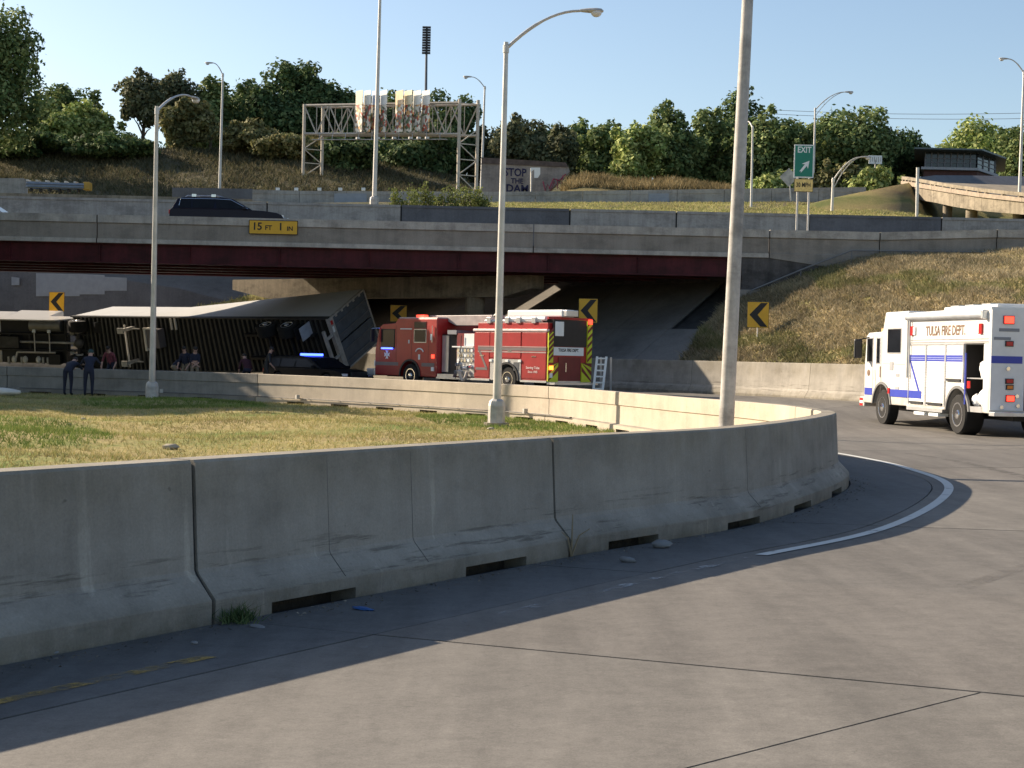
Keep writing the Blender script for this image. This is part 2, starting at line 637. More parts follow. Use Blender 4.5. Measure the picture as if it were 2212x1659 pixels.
for i in range(len(_js) - 1):
    _te = _te_near if _js[i] < s_a - .1 else _te_far
    for j in range(len(_te) - 1):
        gap = .008
        d0, d1, t0, t1 = _js[i] + gap, _js[i + 1] - gap, _te[j] + gap, _te[j + 1] - gap
        # the lane joint drifts slowly away from the barrier towards the bend
        drift = (lambda a: .27 * (a - s_a) + .3 if _js[i] < s_a - .1 else 0.0)
        c4 = [INNER.off(d, t) for d in (d0, d1) for t in (t0, t1)]
        if min(side(OUTER, p.x, p.y) for p in c4) > -.3:
            continue
        if max(p.y for p in c4) < -1:
            continue
        nd, ntt = max(2, int((d1 - d0) / .55) + 1), max(2, int((t1 - t0) / .9) + 1)
        b = MB()
        dz = random.uniform(-.0025, .0025)
        rows = []
        for a in np.linspace(d0, d1, nd):
            row = []
            for t in np.linspace(t0, t1, ntt):
                tq = t + (drift(a) if (j == 1 and t > t1 - .01) or (j == 2 and t < t0 + .01) else 0)
                p = INNER.off(a, tq)
                row.append(Vector((p.x, p.y, zroad(p.x, p.y) + dz)))
            rows.append(row)
        b.grid(rows)
        rim = rows[0] + [r[-1] for r in rows[1:]] + rows[-1][::-1][1:] + [r[0] for r in rows[::-1]][1:-1]
        low = [p - Vector((0, 0, .03)) for p in rim]
        m = len(rim)
        b.add(rim + low, [[q, (q + 1) % m, m + (q + 1) % m, m + q] for q in range(m)])
        b.build('slab', PAVE_EDGE if j == 0 else PAVE[(i * 7 + j * 3) % 3], road)


def worn_paint(name, col, wear, soft=.1):
    """paint rubbed away in places: the bare pavement shows through the gaps"""
    m, nt, b = _new(name)
    b.inputs['Roughness'].default_value = .75
    b.inputs['Base Color'].default_value = (*col, 1)
    v = _map(nt, (1, 1, 1))
    f = _ramp(nt, _noise(nt, 3.5, v, 8, .75), [(wear - .06, 0.0), (wear + soft, 1.0)])
    tr_ = nt.nodes.new('ShaderNodeBsdfTransparent')
    mx = nt.nodes.new('ShaderNodeMixShader')
    nt.links.new(f, mx.inputs[0])
    nt.links.new(tr_.outputs[0], mx.inputs[1])
    nt.links.new(b.outputs[0], mx.inputs[2])
    nt.links.new(mx.outputs[0], nt.nodes['Material Output'].inputs[0])
    return m


def stripe(d0, d1, t, w, m, name, label):
    b = MB()
    rows = []
    for d in np.arange(d0, d1, .3):
        row = []
        for k in (-1, 1):
            p = INNER.off(d, t + k * w / 2)
            row.append(Vector((p.x, p.y, zroad(p.x, p.y) + .006)))
        rows.append(row)
    b.grid(rows)
    o = b.build(name, m, road)
    o['label'] = label


s_m = INNER.near(2.3, 17.2)
stripe(s_m - 2.5, s_m + 60, 1.80, .13, worn_paint('white lane paint', (.52, .53, .51), .33), 'lane_marking', 'white edge line round the bend')
stripe(s_m - 8.5, s_m - 2.5, 1.80, .11, worn_paint('rubbed white lane paint', (.40, .41, .41), .56), 'lane_marking', 'rubbed out stretch of the edge line')
SKID = worn_paint('grey rubber trace', (.11, .10, .092), .47, .5)
for d0, d1, t, w in ((s_m - 4, s_m + 6, 4.1, .16), (s_m - 3, s_m + 7, 5.75, .14), (s_m + 2, s_m + 14, 3.2, .2)):
    stripe(d0, d1, t, w, SKID, 'skid_mark', 'faint dark skid mark')
stripe(0, INNER.near(-2.6, 9.8), 1.22, .12, worn_paint('yellow lane paint', (.38, .25, .06), .50), 'lane_marking', 'faded yellow edge line')
n = 1500
dd = rng.uniform(s_m - 14, s_m + 8, n); tt = .40 + np.abs(rng.normal(0, .16, n))
gp = np.array([tuple(INNER.off(a, t)) for a, t in zip(dd, tt)])
gp[:, 2] = [zroad(a, b) + .004 for a, b in gp[:, :2]]
gs = rng.uniform(.003, .009, n)[:, None]
v0 = rng.normal(0, 1, (n, 3)); v1 = rng.normal(0, 1, (n, 3))
v0[:, 2] = np.abs(v0[:, 2]) * .5; v1[:, 2] = np.abs(v1[:, 2]) * .5
kind(tri_mesh('gutter_grit', np.stack([gp - v0 * gs, gp + v1 * gs, gp + (v0 - v1) * gs], 1).reshape(-1, 3), leafy('grit', [(.06, .05, .04), (.16, .14, .11), (.3, .27, .22)], .9, 0)), 'stuff')

# ------------------------------------------------------------------ barriers
GRASS_Z = 0.0


def sweep(b, curve, d0, d1, prof, zf, sgn=1, step=.35, mat=0):
    ds = np.linspace(d0, d1, max(2, int((d1 - d0) / step) + 1))
    n = len(prof)
    rows = []
    for d in ds:
        z0, h = zf(d)
        rows.append([curve.off(d, sgn * t, z0 + (z if not isinstance(z, tuple) else h + z[0])) for t, z in prof])
    k0 = len(b.v)
    vs = [p for r in rows for p in r]
    fs = [[i * n + j, i * n + (j + 1) % n, (i + 1) * n + (j + 1) % n, (i + 1) * n + j] for i in range(len(rows) - 1) for j in range(n)]
    fs.append(list(range(n))[::-1])
    fs.append([(len(rows) - 1) * n + j for j in range(n)])
    b.add(vs, fs, mat)


def zin(d):
    far = np.clip((d - INNER.near(4.7, 23)) / 12, 0, 1)
    return 0.0, 1.09 - .085 * far


PROF_IN = [(.34, .075), (.34, .155), (.335, .165), (.185, .32), (.17, .35), (.125, (-.02,)), (.105, (0,)), (-.105, (0,)), (-.125, (-.015,)), (-.125, (-.33,)), (-.095, (-.345,)), (-.095, .20), (-.22, .17), (-.22, .075)]
FEET_IN = [(.34, -.12), (.34, .075), (-.22, .075), (-.22, -.12)]
bar = thing('concrete_barrier', 'long curved concrete safety barrier between the grass island and the ramp road', 'barrier', (4.7, 22.9, 0), group='concrete barriers of the ramp')
jt = [1.0, INNER.near(-2.3, 10.47) - 8.6, INNER.near(-2.33, 10.47), INNER.near(.28, 14.3), INNER.near(.28, 14.3) + 14.0, INNER.near(1.15, 43.7), INNER.near(-9.9, 55.7) - 1, INNER.near(-19.5, 59.2), INNER.len - .5]
sc0 = INNER.near(-1.5, 11.2)
slots = [sc0 + 2.4 * k for k in range(0, 40)]


def scuffed(m):
    """grime along the top, horizontal tyre scuffs on the toe and pale run-off streaks, added to a concrete"""
    nt = m.node_tree
    b = nt.nodes['Principled BSDF']
    c = b.inputs['Base Color'].links[0].from_socket
    tc = nt.nodes.new('ShaderNodeTexCoord')
    sx = nt.nodes.new('ShaderNodeSeparateXYZ')
    nt.links.new(tc.outputs['Object'], sx.inputs[0])
    z = sx.outputs[2]
    def gate(mask, fac, val):
        mm = nt.nodes.new('ShaderNodeMath'); mm.operation = 'MULTIPLY'
        nt.links.new(mask, mm.inputs[0]); nt.links.new(fac, mm.inputs[1])
        return _mix(nt, mm.outputs[0], (1, 1, 1), val)
    def f(stops, src):
        return _ramp(nt, src, stops)
    top = f([(.60, 0), (.98, 1)], z)
    c = _mix(nt, 1.0, c, gate(top, f([(.35, .2), (.6, 1)], _noise(nt, 1.0, _map(nt, (1.6, 1.6, .9)), 5, .7)), (.80, .78, .72)), 'MULTIPLY')
    toe = f([(.10, 0), (.16, 1), (.40, 1), (.55, 0)], z)
    c = _mix(nt, 1.0, c, gate(toe, f([(.55, 0), (.64, 1)], _noise(nt, 1.0, _map(nt, (.9, .9, 15)), 5, .7)), (.55, .54, .53)), 'MULTIPLY')
    low = f([(.0, 1), (.17, .5), (.24, 0)], z)
    c = _mix(nt, 1.0, c, gate(low, f([(.3, .3), (.6, 1)], _noise(nt, 4, _map(nt, (1, 1, 1)), 5, .7)), (.62, .60, .53)), 'MULTIPLY')
    run = f([(.62, 0), (.70, 1)], _noise(nt, 1.0, _map(nt, (5.5, 5.5, .28)), 6, .65))
    c = _mix(nt, 1.0, c, gate(run, f([(.2, 1), (.9, .35)], z), (1.38, 1.38, 1.36)), 'MULTIPLY')
    chip = f([(.74, 1.0), (.80, .55)], _noise(nt, 7, _map(nt, (1, 1, 1.5)), 2, .5))
    c = _mix(nt, 1.0, c, chip, 'MULTIPLY')
    nt.links.new(c, b.inputs['Base Color'])
    return m


BARRIER_MAT = scuffed(concrete('barrier concrete', (.335, .308, .265), dark=.8, streak=.3, big=.8, fine=55, bump=.35))
BARRIER_BACK_LIT = concrete('barrier concrete brightened as sunlit', (.47, .405, .32), dark=.86, streak=.22, big=.9, fine=45, bump=.2)  # grass side made paler: sunlight put into the concrete colour


BARRIER_BACK_SHADE = concrete('barrier concrete darkened for shade', (.27, .25, .22), dark=.8, streak=.4, big=.9, fine=45, bump=.2)  # same concrete darkened: shade on the left segments put into the colour


def back_faces(o):
    """the side away from the traffic takes the concrete with sunlight or shade in its colour"""
    me, L = o.data, o.parent.location
    for pl in me.polygons:
        c = pl.center + L
        if side(INNER, c.x, c.y) < -.02 and abs(pl.normal.z) < .95:
            pl.material_index = 1


for a, c in zip(jt[:-1], jt[1:]):
    b = MB()
    a2, c2 = a + .018, c - .018
    sweep(b, INNER, a2, c2, PROF_IN, zin)
    cuts = [(s - .47, s + .47) for s in slots if s - .47 > a2 and s + .47 < c2]
    x = a2
    for p, q in cuts + [(c2, c2)]:
        if p - x > .05:
            sweep(b, INNER, x, p, FEET_IN, zin)
        x = q
    o = b.build('barrier_segment', [BARRIER_MAT, BARRIER_BACK_LIT if INNER.at(a)[0] > -9 or INNER.at(a)[1] < 40 else BARRIER_BACK_SHADE], bar, smooth=True, angle=12)
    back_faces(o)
for s, w in ((INNER.near(-.9, 12.45), .0022), (INNER.near(-1.45, 11.65), .0016), (INNER.near(2.6, 17.7), .002)):
    b = MB()
    sweep(b, INNER, s - w, s + w, [(.336, .17), (.187, .323), (.172, .352), (.127, (-.04,)), (.10, (-.04,)), (.12, .30), (.3, .17)], zin)
    b.build('form_line', mat('thin dark form line', (.11, .10, .09), .9, var=.4), bar)
b = MB()
sweep(b, INNER, 1.2, INNER.len - .8, [(.10, -.1), (.10, .12), (-.10, .12), (-.10, -.1)], zin)
b.build('packed_soil', mat('dark packed soil', (.035, .028, .02), .95, var=.4, scale=8, bump=.5), bar)
for s in jt[1:-1]:
    b = MB()
    sweep(b, INNER, s - .02, s + .02, [(.31, .0), (.31, .15), (.15, .34), (.095, (-.03,)), (-.09, (-.03,)), (-.09, .0)], zin)
    b.build('joint_filler', JOINT, bar)
b = MB()
c0, c1 = INNER.near(1.8, 42), INNER.near(-19, 59)
b.tube([INNER.off(d, -.27, .20) for d in np.arange(c0, c1, .8)], .016, 6)
for d in np.arange(c0, c1, 1.6):
    b.tube([INNER.off(d, -.27, .2), INNER.off(d, -.21, .2)], .02, 5)
b.build('conduit', mat('dull dark conduit', (.10, .095, .085), .7), bar, smooth=True)
for s in (INNER.near(.6, 44.6), INNER.near(-.2, 45.7), INNER.near(-7.4, 53.5), INNER.near(-13, 57.2)):
    p = INNER.off(s, -.3, .26)
    MB().box(p, (.12, .12, .14), .4).build('junction_box', GALV_OLD, bar)


def zout(d):
    p = OUTER.at(d)
    return zroad(p[0], p[1]) if p[1] < 30 else .51, 1.33


PROF_OUT = [(-.36, -.15), (-.36, .10), (-.2, .36), (-.13, (-.02,)), (-.11, (0,)), (.11, (0,)), (.13, (-.02,)), (.13, -.15)]
obar = thing('concrete_barrier', 'sunlit outer concrete barrier at the foot of the grassy hill, beside both fire engines', 'barrier', (8.6, 57.6, .59), group='concrete barriers of the ramp')
oj = [0.5, 12, 24, 36, OUTER.near(16, 43), OUTER.near(10.9, 56), OUTER.near(7.3, 62.4), OUTER.near(3.4, 66.7), OUTER.near(-4.3, 74.2), OUTER.near(-14, 80.6), OUTER.near(-24, 84.8), OUTER.len - .5]
for a, c in zip(oj[:-1], oj[1:]):
    b = MB()
    sweep(b, OUTER, a + .01, c - .01, PROF_OUT, zout)
    b.build('barrier_segment', BARRIER_MAT, obar, smooth=True, angle=12)

# ------------------------------------------------------------------ grass island inside the bend
TURF = turf('mown dry turf', (.43, .355, .16), (.18, .24, .065), (.28, .22, .13), .22)
xs, ys = np.arange(-44, 6.5, .42), np.arange(-6, 61, .42)


def zisland(x, y):
    t = side(INNER, x, y)
    if t > 0:
        return -.45
    k = min(1, max(0, (-t - .3) / 4))
    return k * (.07 + .05 * math.sin(x * .7 + y * .3) + .04 * math.sin(y * .9)) - .005


rows = [[Vector((x, y, zisland(x, y))) for x in xs] for y in ys]
isl = MB().grid(rows)
kind(isl.build('grass_island', TURF, smooth=True, angle=180), 'structure')
pts = []
while len(pts) < 30000:
    x, y = rng.uniform(-22, 5.5), rng.uniform(17, 59)
    if abs(x) > y * .36 + 1:
        continue
    t = side(INNER, x, y)
    if t < -.25:
        pts.append((x, y, zisland(x, y)))
pts = np.array(pts)
BLADE = leafy('dry and green grass', [(.16, .20, .05), (.30, .27, .10), (.42, .34, .15), (.46, .38, .19)], .9, .25)
lush = (np.sin(pts[:, 0] * .55 + 1.3) + np.sin(pts[:, 1] * .33 + pts[:, 0] * .2)) > .75
blades('island_grass', pts[~lush], .075, .02, .8, BLADE, 3)
blades('green_grass_patches', pts[lush], .10, .022, .7, leafy('greener grass', [(.08, .14, .03), (.15, .21, .05), (.26, .27, .08)], .9, .25), 4)

# ------------------------------------------------------------------ right-hand embankment
HILL = turf('long dry grass bank', (.38, .30, .15), (.20, .20, .07), (.30, .23, .13), .35)


def lerp_line(line, n):
    a = np.array([tuple(p) for p in line], float)
    s = np.r_[0, np.cumsum(np.linalg.norm(np.diff(a, axis=0), axis=1))]
    return np.stack([np.interp(np.linspace(0, s[-1], n), s, a[:, k]) for k in range(3)], 1)


def bary(line, vals, n):
    return np.stack([np.interp(np.linspace(0, len(line) - 1, n), range(len(line)), [p[k] for p in line]) for k in range(3)], 1)


bot = [Vector((6.7, 63.7, 1.3))] + [OUTER.off(OUTER.near(*q), .2, 1.35) for q in ((9.0, 60.4), (12.2, 53.3), (14.8, 47.6), (16.7, 41), (18, 33), (18.3, 24), (17.4, 14))]
YB = 68.45
top = [at(1578, 652, YB), at(1640, 625, YB), at(1755, 585, YB), at(1840, 562, YB), at(1900, 549, YB), at(2100, 547, YB), Vector((28, 59, 7.0)), Vector((31, 40, 7.0))]
top = [Vector((p[0], p[1], p[2])) for p in top]
nb = 80
B_, T_ = bary(bot, None, nb), bary(top, None, nb)
rows = []
for k in range(34):
    u = k / 33
    row = []
    for i in range(nb):
        p = B_[i] * (1 - u) + T_[i] * u
        bul = math.sin(math.pi * u)
        p = p + np.array([0, 0, bul * (.25 + .08 * math.sin(i * .8 + k * .5) + .04 * math.sin(i * 1.7 - k * .9))])
        row.append(Vector(p))
    rows.append(row)
hb = MB().grid(rows)
rows2 = [[Vector((p[0], p[1], p[2])) for p in T_], [Vector((p[0] + 1, p[1] + 3, p[2])) for p in T_]]
hb.grid(rows2)
kind(hb.build('hillside', HILL, smooth=True, angle=180), 'structure')
hr = np.array([[tuple(p) for p in r] for r in rows])
n = 36000
iu, iv = rng.uniform(0, 32.99, n), rng.uniform(0, 68, n)
i0, j0 = iu.astype(int), iv.astype(int)
fu, fv = (iu - i0)[:, None], (iv - j0)[:, None]
P = hr[i0, j0] * (1 - fu) * (1 - fv) + hr[i0 + 1, j0] * fu * (1 - fv) + hr[i0, j0 + 1] * (1 - fu) * fv + hr[i0 + 1, j0 + 1] * fu * fv
clump = np.sin(P[:, 0] * 2.1 + np.sin(P[:, 1] * 1.9)) + np.sin(P[:, 1] * 2.6 + P[:, 2] * 2) > -.9
TALL = leafy('long dry grass', [(.15, .145, .075), (.28, .24, .145), (.40, .33, .21), (.48, .40, .27)], .9, .2)
grn = (np.sin(P[:, 2] * 1.7 + P[:, 0] * .35 + .6 * np.sin(P[:, 1])) > .82)
blades('bank_grass', P[clump & ~grn], .18, .045, .9, TALL, 4)
blades('short_bank_grass', P[~clump], .13, .05, .9, TALL, 6)
blades('green_bank_grass', P[grn], .20, .05, .7, leafy('long green grass', [(.12, .14, .055), (.23, .22, .10), (.36, .31, .17)], .9, .2), 4)

n = 6000
u_ = rng.uniform(0, 1, n); k_ = rng.uniform(35, 79, n)
j0 = np.minimum(k_.astype(int), 78); f_ = (k_ - j0)[:, None]
P = (T_[j0] * (1 - f_) + T_[j0 + 1] * f_) + np.stack([u_ * 1.0, u_ * 3.0, np.zeros(n)], 1)
blades('crest_grass', P, .2, .05, .9, TALL, 4)

# ------------------------------------------------------------------ slope paving under and beyond the bridge
sp = thing('slope_paving', 'smooth concrete slope paving under the right end of the bridge', 'paving', (3, 68, 1))
kind(sp, 'structure')
dA, dB = OUTER.near(6.45, 63.6), OUTER.near(-25, 85)
stn = np.arange(dA, dB, 3.1)
for a, c in zip(stn[:-1], stn[1:]):
    for u0, u1 in ((.3, 3.9), (3.93, 8.2)):
        if u0 > 1 and a < dA + 2.5:
            continue
        f = lambda d, t: OUTER.off(d, t, 1.15 + (t - .3) * .58)
        b = MB()
        q = [f(a + .012, u0), f(c - .012, u0), f(c - .012, u1), f(a + .012, u1)]
        b.extrude(q, (.03, .02, -.12))
        b.build('paving_panel', CONC_SLOPE, sp)
b = MB()
q = [OUTER.off(d, t, 1.08 + (t - .3) * .58) for d, t in ((dA, .3), (dB, .3), (dB, 8.2), (dA, 8.2))]
b.grid([[OUTER.off(d, t, 1.06 + (t - .3) * .58) for t in (.3, 3, 6, 8.2)] for d in np.arange(dA + 3, dB, 2)])
b.grid([[OUTER.off(d, t, 1.03 + (t - .3) * .56) for t in (.3, 3, 5.5, 7.6)] for d in (dA - 1.2, dA, dA + 1.5, dA + 3.2)])
b.build('paving_bed', JOINT, sp)

# ------------------------------------------------------------------ near overpass
BY0, BY1 = 68.0, 78.7
ZT = 7.72
brd = thing('overpass_bridge', 'highway overpass with grey parapet, dark red girders and clearance sign', 'bridge', (0, 71, 0))
jx = [-64, -40, -18.6, .81, 11.3, 16.2, 21.4, 34, 64]
for k, (a, c) in enumerate(zip(jx[:-1], jx[1:])):
    b = MB()
    a2, c2 = a + .025, c - .025
    za, zc = (ZT if a < 16.8 else ZT + (a - 16.2) * .045), (ZT if c < 16.8 else ZT + (min(c, 24) - 16.2) * .045)
    def sec(x, zt):
        low = 6.476 if x < 11.35 else 5.838
        pr = [(0, zt), (.34, zt), (.34, 6.583), (.34, low), (0.0, low), (0, 6.669), (.05, 6.689), (.05, zt - .37), (0, zt - .35)]
        return [Vector((x, BY0 + y, z)) for y, z in pr]
    r0, r1 = sec(a2 if a != 11.3 else a2 + .001, za), sec(c2, zc)
    if abs(c - 11.3) < .01:
        r1 = [Vector((c2, p.y, max(p.z, 6.476))) for p in r1]
    m = len(r0)
    b.add(r0 + r1, [list(range(m)), [m + i for i in range(m)][::-1]] + [[i, (i + 1) % m, m + (i + 1) % m, m + i] for i in range(m)])
    b.build('parapet', CONC_BRIDGE, brd)
    bb = MB()
    bb.add([Vector((a2, BY0 - .012, za - .33)), Vector((c2, BY0 - .012, zc - .33)), Vector((c2, BY0 - .012, zc + .01)), Vector((a2, BY0 - .012, za + .01)),
            Vector((a2, BY0 + .36, za - .33)), Vector((c2, BY0 + .36, zc - .33)), Vector((c2, BY0 + .36, zc + .01)), Vector((a2, BY0 + .36, za + .01))],
           [[0, 1, 2, 3], [7, 6, 5, 4], [3, 2, 6, 7], [0, 4, 5, 1], [0, 3, 7, 4], [1, 5, 6, 2]])
    bb.build('parapet_band', CONC_BAND, brd)
    if c < 11.8:
        MB().bx(a2, c2, BY0 - .03, BY0 + .2, 6.488, 6.674).build('parapet_lip', CONC_BAND, brd)
b = MB()
pr = [(BY0 + .34, 6.488), (BY0 + .34, 6.796), (BY1, 7.380), (BY1, 6.583)]
b.extrude([Vector((-60, y, z)) for y, z in pr], (120, 0, 0))
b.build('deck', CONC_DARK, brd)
for k, y in enumerate((68.3, 70.8, 73.2, 75.7, 78.2)):
    x1 = 11.25 - (y - 68.2) * .9
    b = MB()
    b.bx(-62, x1, y - .02, y + .02, 5.669, 6.476)
    b.bx(-62, x1, y - .2, y + .2, 5.605, 5.669)
    b.bx(-62, x1, y - .16, y + .16, 6.423, 6.476)
    for x in np.arange(-58.5, x1, 4.0):
        b.bx(x - .015, x + .015, y - .15, y + .15, 5.669, 6.423)
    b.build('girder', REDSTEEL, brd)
capA, capB = Vector((1.07, 70.4, 0)), Vector((-14.7, 81.8, 0))
cd = (capB - capA).normalized()
cn = Vector((cd.y, -cd.x, 0))
b = MB()
L = (capB - capA).length
prof = [(0, 5.584), (0, 4.988), (1.6, 4.584), (L - 2.6, 4.584), (L, 5.052), (L, 5.584)]
b.extrude([capA + cd * u - cn * .5 + Vector((0, 0, z)) for u, z in prof], cn * 1.0)
b.build('pier_cap', CONC_RAMP, brd)
for u in (3.6, 15.3):
    p = capA + cd * u
    MB().tube([p + Vector((0, 0, -.3)), p + Vector((0, 0, 4.611))], .46, 20).build('pier_column', CONC_RAMP, brd, smooth=True)
b = MB()
a0, a1 = OUTER.off(dA + 1, 8.0), OUTER.off(OUTER.near(-6, 75), 8.0)
q = [a0, a1, a1 + Vector((1.5, 1.6, 0)), a0 + Vector((1.5, 1.6, 0))]
b.extrude([Vector((p.x, max(p.y, BY0 + .45), 4.775)) for p in q], (0, 0, 1.6))
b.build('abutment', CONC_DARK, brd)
b = MB()
e0, e1 = at(1600, 632, BY0 + .2), at(1652, 632, BY0 + .2)
b.bx(e0.x, e1.x + 5.2, BY0 + .04, BY0 + .33, 4.3, 6.62)
b.build('wing_wall', CONC_DARK, brd)
b = MB()
b.bx(e0.x - .1, e1.x + .2, BY0 - .15, BY0 + 1.2, 4.403, 5.041)
b.build('bearing_seat', CONC_BRIDGE, brd)

sec_ = thing('overpass_bridge', 'added second overpass deck hidden behind the first, put in to shade the slope paving', 'bridge', (8, 86, 0))
MB().bx(-9.2, 40, 80.6, 91, 6.75, 7.25).build('deck', CONC_DARK, sec_)  # unseen deck and girders added to shade the slope paving
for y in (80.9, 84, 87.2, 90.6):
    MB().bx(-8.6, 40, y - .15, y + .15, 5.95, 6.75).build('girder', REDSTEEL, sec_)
MB().bx(-9.2, -8.5, 80.6, 91, -.4, 6.75).build('sun_block_wall', CONC_DARK, sec_)  # added wall that blocks the low sun from the left

# handrail pipe along the wing wall and the crest of the bank
DULLRAIL = mat('dull grey rail', (.16, .16, .16), .6)
h = thing('pipe_handrail', 'thin grey pipe rail sloping down beside the right end of the bridge', 'handrail', at(1760, 580, BY0 - .5))
ptsr = [at(1622, 628, BY0 - .35), at(1730, 583, BY0 - .35), at(1840, 541, BY0 - .35), at(2000, 543, BY0 - .35), at(2260, 546, BY0 - .35)]
MB().tube(ptsr, .035, 8).build('rail', DULLRAIL, h, smooth=True)
for p in (ptsr[0], ptsr[1], ptsr[2], ptsr[3]):
    MB().tube([p, p - Vector((0, 0, .75))], .025, 6).build('post', DULLRAIL, h)

# ------------------------------------------------------------------ median wall on the far edge of the overpass
med = thing('median_wall', 'grey concrete median wall running behind the overpass parapet', 'wall', (0, 77.2, 7))
mj = [-64, -32, -12.8, -5.9, 2.78, 8.26, 15.1, 21.9, 36, 64]
for k, (a, c) in enumerate(zip(mj[:-1], mj[1:])):
    b = MB()
    b.bx(a + .04, c - .04, BY1 + .02, BY1 + .4, 6.503, 9.479)
    b.bx(a + .04, c - .04, BY1 - .02, BY1 + .44, 9.366, 9.499)
    b.build('wall_panel', (CONC_BAND2 if k % 3 else CONC_WALL), med)
for x in mj[1:-1]:
    MB().bx(x - .06, x + .06, BY1 + .08, BY1 + .34, 6.605, 9.428).build('joint_filler', JOINT, med)

# ------------------------------------------------------------------ retaining wall and banks beyond the bridge on the left
rw = thing('retaining_wall', 'long grey retaining wall with pale paint patches behind the overturned truck', 'wall', (-25, 91, 0))
wl = [(-62, 94, 7.2), (-33, 92, 7.1), (-27, 90.5, 6.35), (-19.5, 89, 5.35), (-16.2, 88.3, 4.6), (-12.5, 87.6, 3.9)]
b = MB()
b.grid([[Vector((x, y, -.5)) for x, y, z in wl], [Vector((x, y, z)) for x, y, z in wl], [Vector((x, y + .45, z)) for x, y, z in wl], [Vector((x, y + .45, -.5)) for x, y, z in wl]])
b.build('wall_face', CONC_WALL, rw)
for (x0, y0, x1, y1) in ((78, 590, 172, 640), (172, 592, 226, 636), (226, 598, 274, 628), (25, 598, 42, 616)):
    Yw = 89.6
    q = [at(x0, y0, Yw), at(x1, y0 + 2, Yw), at(x1, y1, Yw), at(x0, y1, Yw)]
    def onw(p):
        yy = np.interp(p.x, [w[0] for w in wl], [w[1] for w in wl])
        return Vector((p.x * yy / Yw, yy - .02, EYE + (p.z - EYE) * yy / Yw))
    qq = [onw(p) for p in q]
    MB().extrude(qq, (0, .015, 0)).build('paint_patch', GREY_PAINT, rw)
apron = MB()
apron.grid([[Vector((x, y + .5, z - .05)) for x, y, z in wl], [Vector((x + 2, y + 8, z + 3.2)) for x, y, z in wl]])
kind(apron.build('bank_paving', CONC_SLOPE), 'structure')
bank_rows = []
for k in range(10):
    v = k / 9
    row = []
    for i in range(40):
        u = i / 39
        x = -40 + 30.5 * u
        y = 85.6 + 3.0 * v + (1 - u) * 3.0 - 3.2 * u
        zb = .45
        zt = np.interp(x, [-40, -27, -21, -12.5, -10], [.5, 1.2, 3.5, 5.6, 5.8])
        row.append(Vector((x, y, zb + (zt - zb) * v ** .9 + .05 * math.sin(i * 1.3 + k))))
    bank_rows.append(row)
kind(MB().grid(bank_rows).build('grass_bank', TURF, smooth=True, angle=180), 'structure')
br = np.array([[tuple(p) for p in r] for r in bank_rows])
n = 5000
iu, iv = rng.uniform(0, 8.99, n), rng.uniform(0, 38.9, n)
i0, j0 = iu.astype(int), iv.astype(int)
fu, fv = (iu - i0)[:, None], (iv - j0)[:, None]
P = br[i0, j0] * (1 - fu) * (1 - fv) + br[i0 + 1, j0] * fu * (1 - fv) + br[i0, j0 + 1] * (1 - fu) * fv + br[i0 + 1, j0 + 1] * fu * fv
blades('far_bank_grass', P, .2, .06, .7, BLADE, 4)

# ------------------------------------------------------------------ higher ground beyond
def zterr(vx, Y):
    """height of the upper ground where the photograph's column vx meets distance Y"""
    H = 770 + .0227 * (vx - 1106)
    base110 = np.interp(vx, [-400, 0, 545, 1100, 1700, 1900, 1955, 2030, 2300, 2700], [428, 428, 437, 439, 437, 445, 452, 489, 500, 505])
    crest = np.interp(vx, [-400, 0, 300, 650, 800, 1000, 1230, 1300, 1420, 1560, 1750, 2000, 2300, 2700], [335, 333, 325, 325, 352, 392, 392, 380, 392, 402, 405, 402, 405, 405])
    zz = lambda vy, y: EYE + (H - vy) * y / F
    z110 = zz(base110, 110)
    zc = zz(crest, 165)
    return float(np.interp(Y, [74, 92, 110, 126, 134, 165, 260, 900], [8.0, min(10.7, z110 - .9), z110, z110 + .1, z110 + .8, zc, zc + 1.5, zc + 2]))


SLOPE = turf('shaded rough slope', (.145, .125, .075), (.07, .08, .04), (.12, .10, .07), .10)  # tree shade put into the darker, greyer ground colour
vxs = list(range(-900, 3200, 50))
rows = []
for Y in (92, 100, 110, 118, 126, 130, 134, 142, 150, 158, 165, 180, 220, 260, 500, 900):
    rows.append([Vector(((vx - CX) / F * Y, Y, zterr(vx, Y) + .25 * math.sin(vx * .021 + Y) * (1 if Y > 130 else .2))) for vx in vxs])
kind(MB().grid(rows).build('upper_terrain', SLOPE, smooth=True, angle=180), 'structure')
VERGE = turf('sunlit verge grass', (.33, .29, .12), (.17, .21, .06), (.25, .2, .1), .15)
rows = []
for Y in (79.2, 83, 87, 92, 98, 104, 110.2):
    rows.append([Vector(((vx - CX) / F * Y, Y, np.interp(Y, [79.1, 92, 110.2], [8.7, zterr(vx, 92), zterr(vx, 110)]) + .03)) for vx in range(930, 3000, 30)])
kind(MB().grid(rows).build('grass_verge', VERGE, smooth=True, angle=180), 'structure')
n = 9000
vv, yy = rng.uniform(1000, 2000, n), rng.uniform(88, 109.5, n)
P = np.array([((v - CX) / F * y, y, np.interp(y, [79.1, 92, 110.2], [8.7, zterr(v, 92), zterr(v, 110)])) for v, y in zip(vv, yy)])
blades('verge_grass', P, .16, .07, .7, leafy('verge blades', [(.2, .24, .07), (.34, .31, .13), (.42, .36, .18)], .9, .25), 3)
n = 14000
vv, yy = rng.uniform(-60, 1000, n), rng.uniform(132, 170, n)
P = np.array([((v - CX) / F * y, y, zterr(v, y)) for v, y in zip(vv, yy)])
blades('slope_grass', P, .5, .14, .7, leafy('slope blades', [(.06, .07, .035), (.115, .105, .06), (.17, .145, .085)], .9, .2), 3)  # blade colours darkened for the tree shade as well

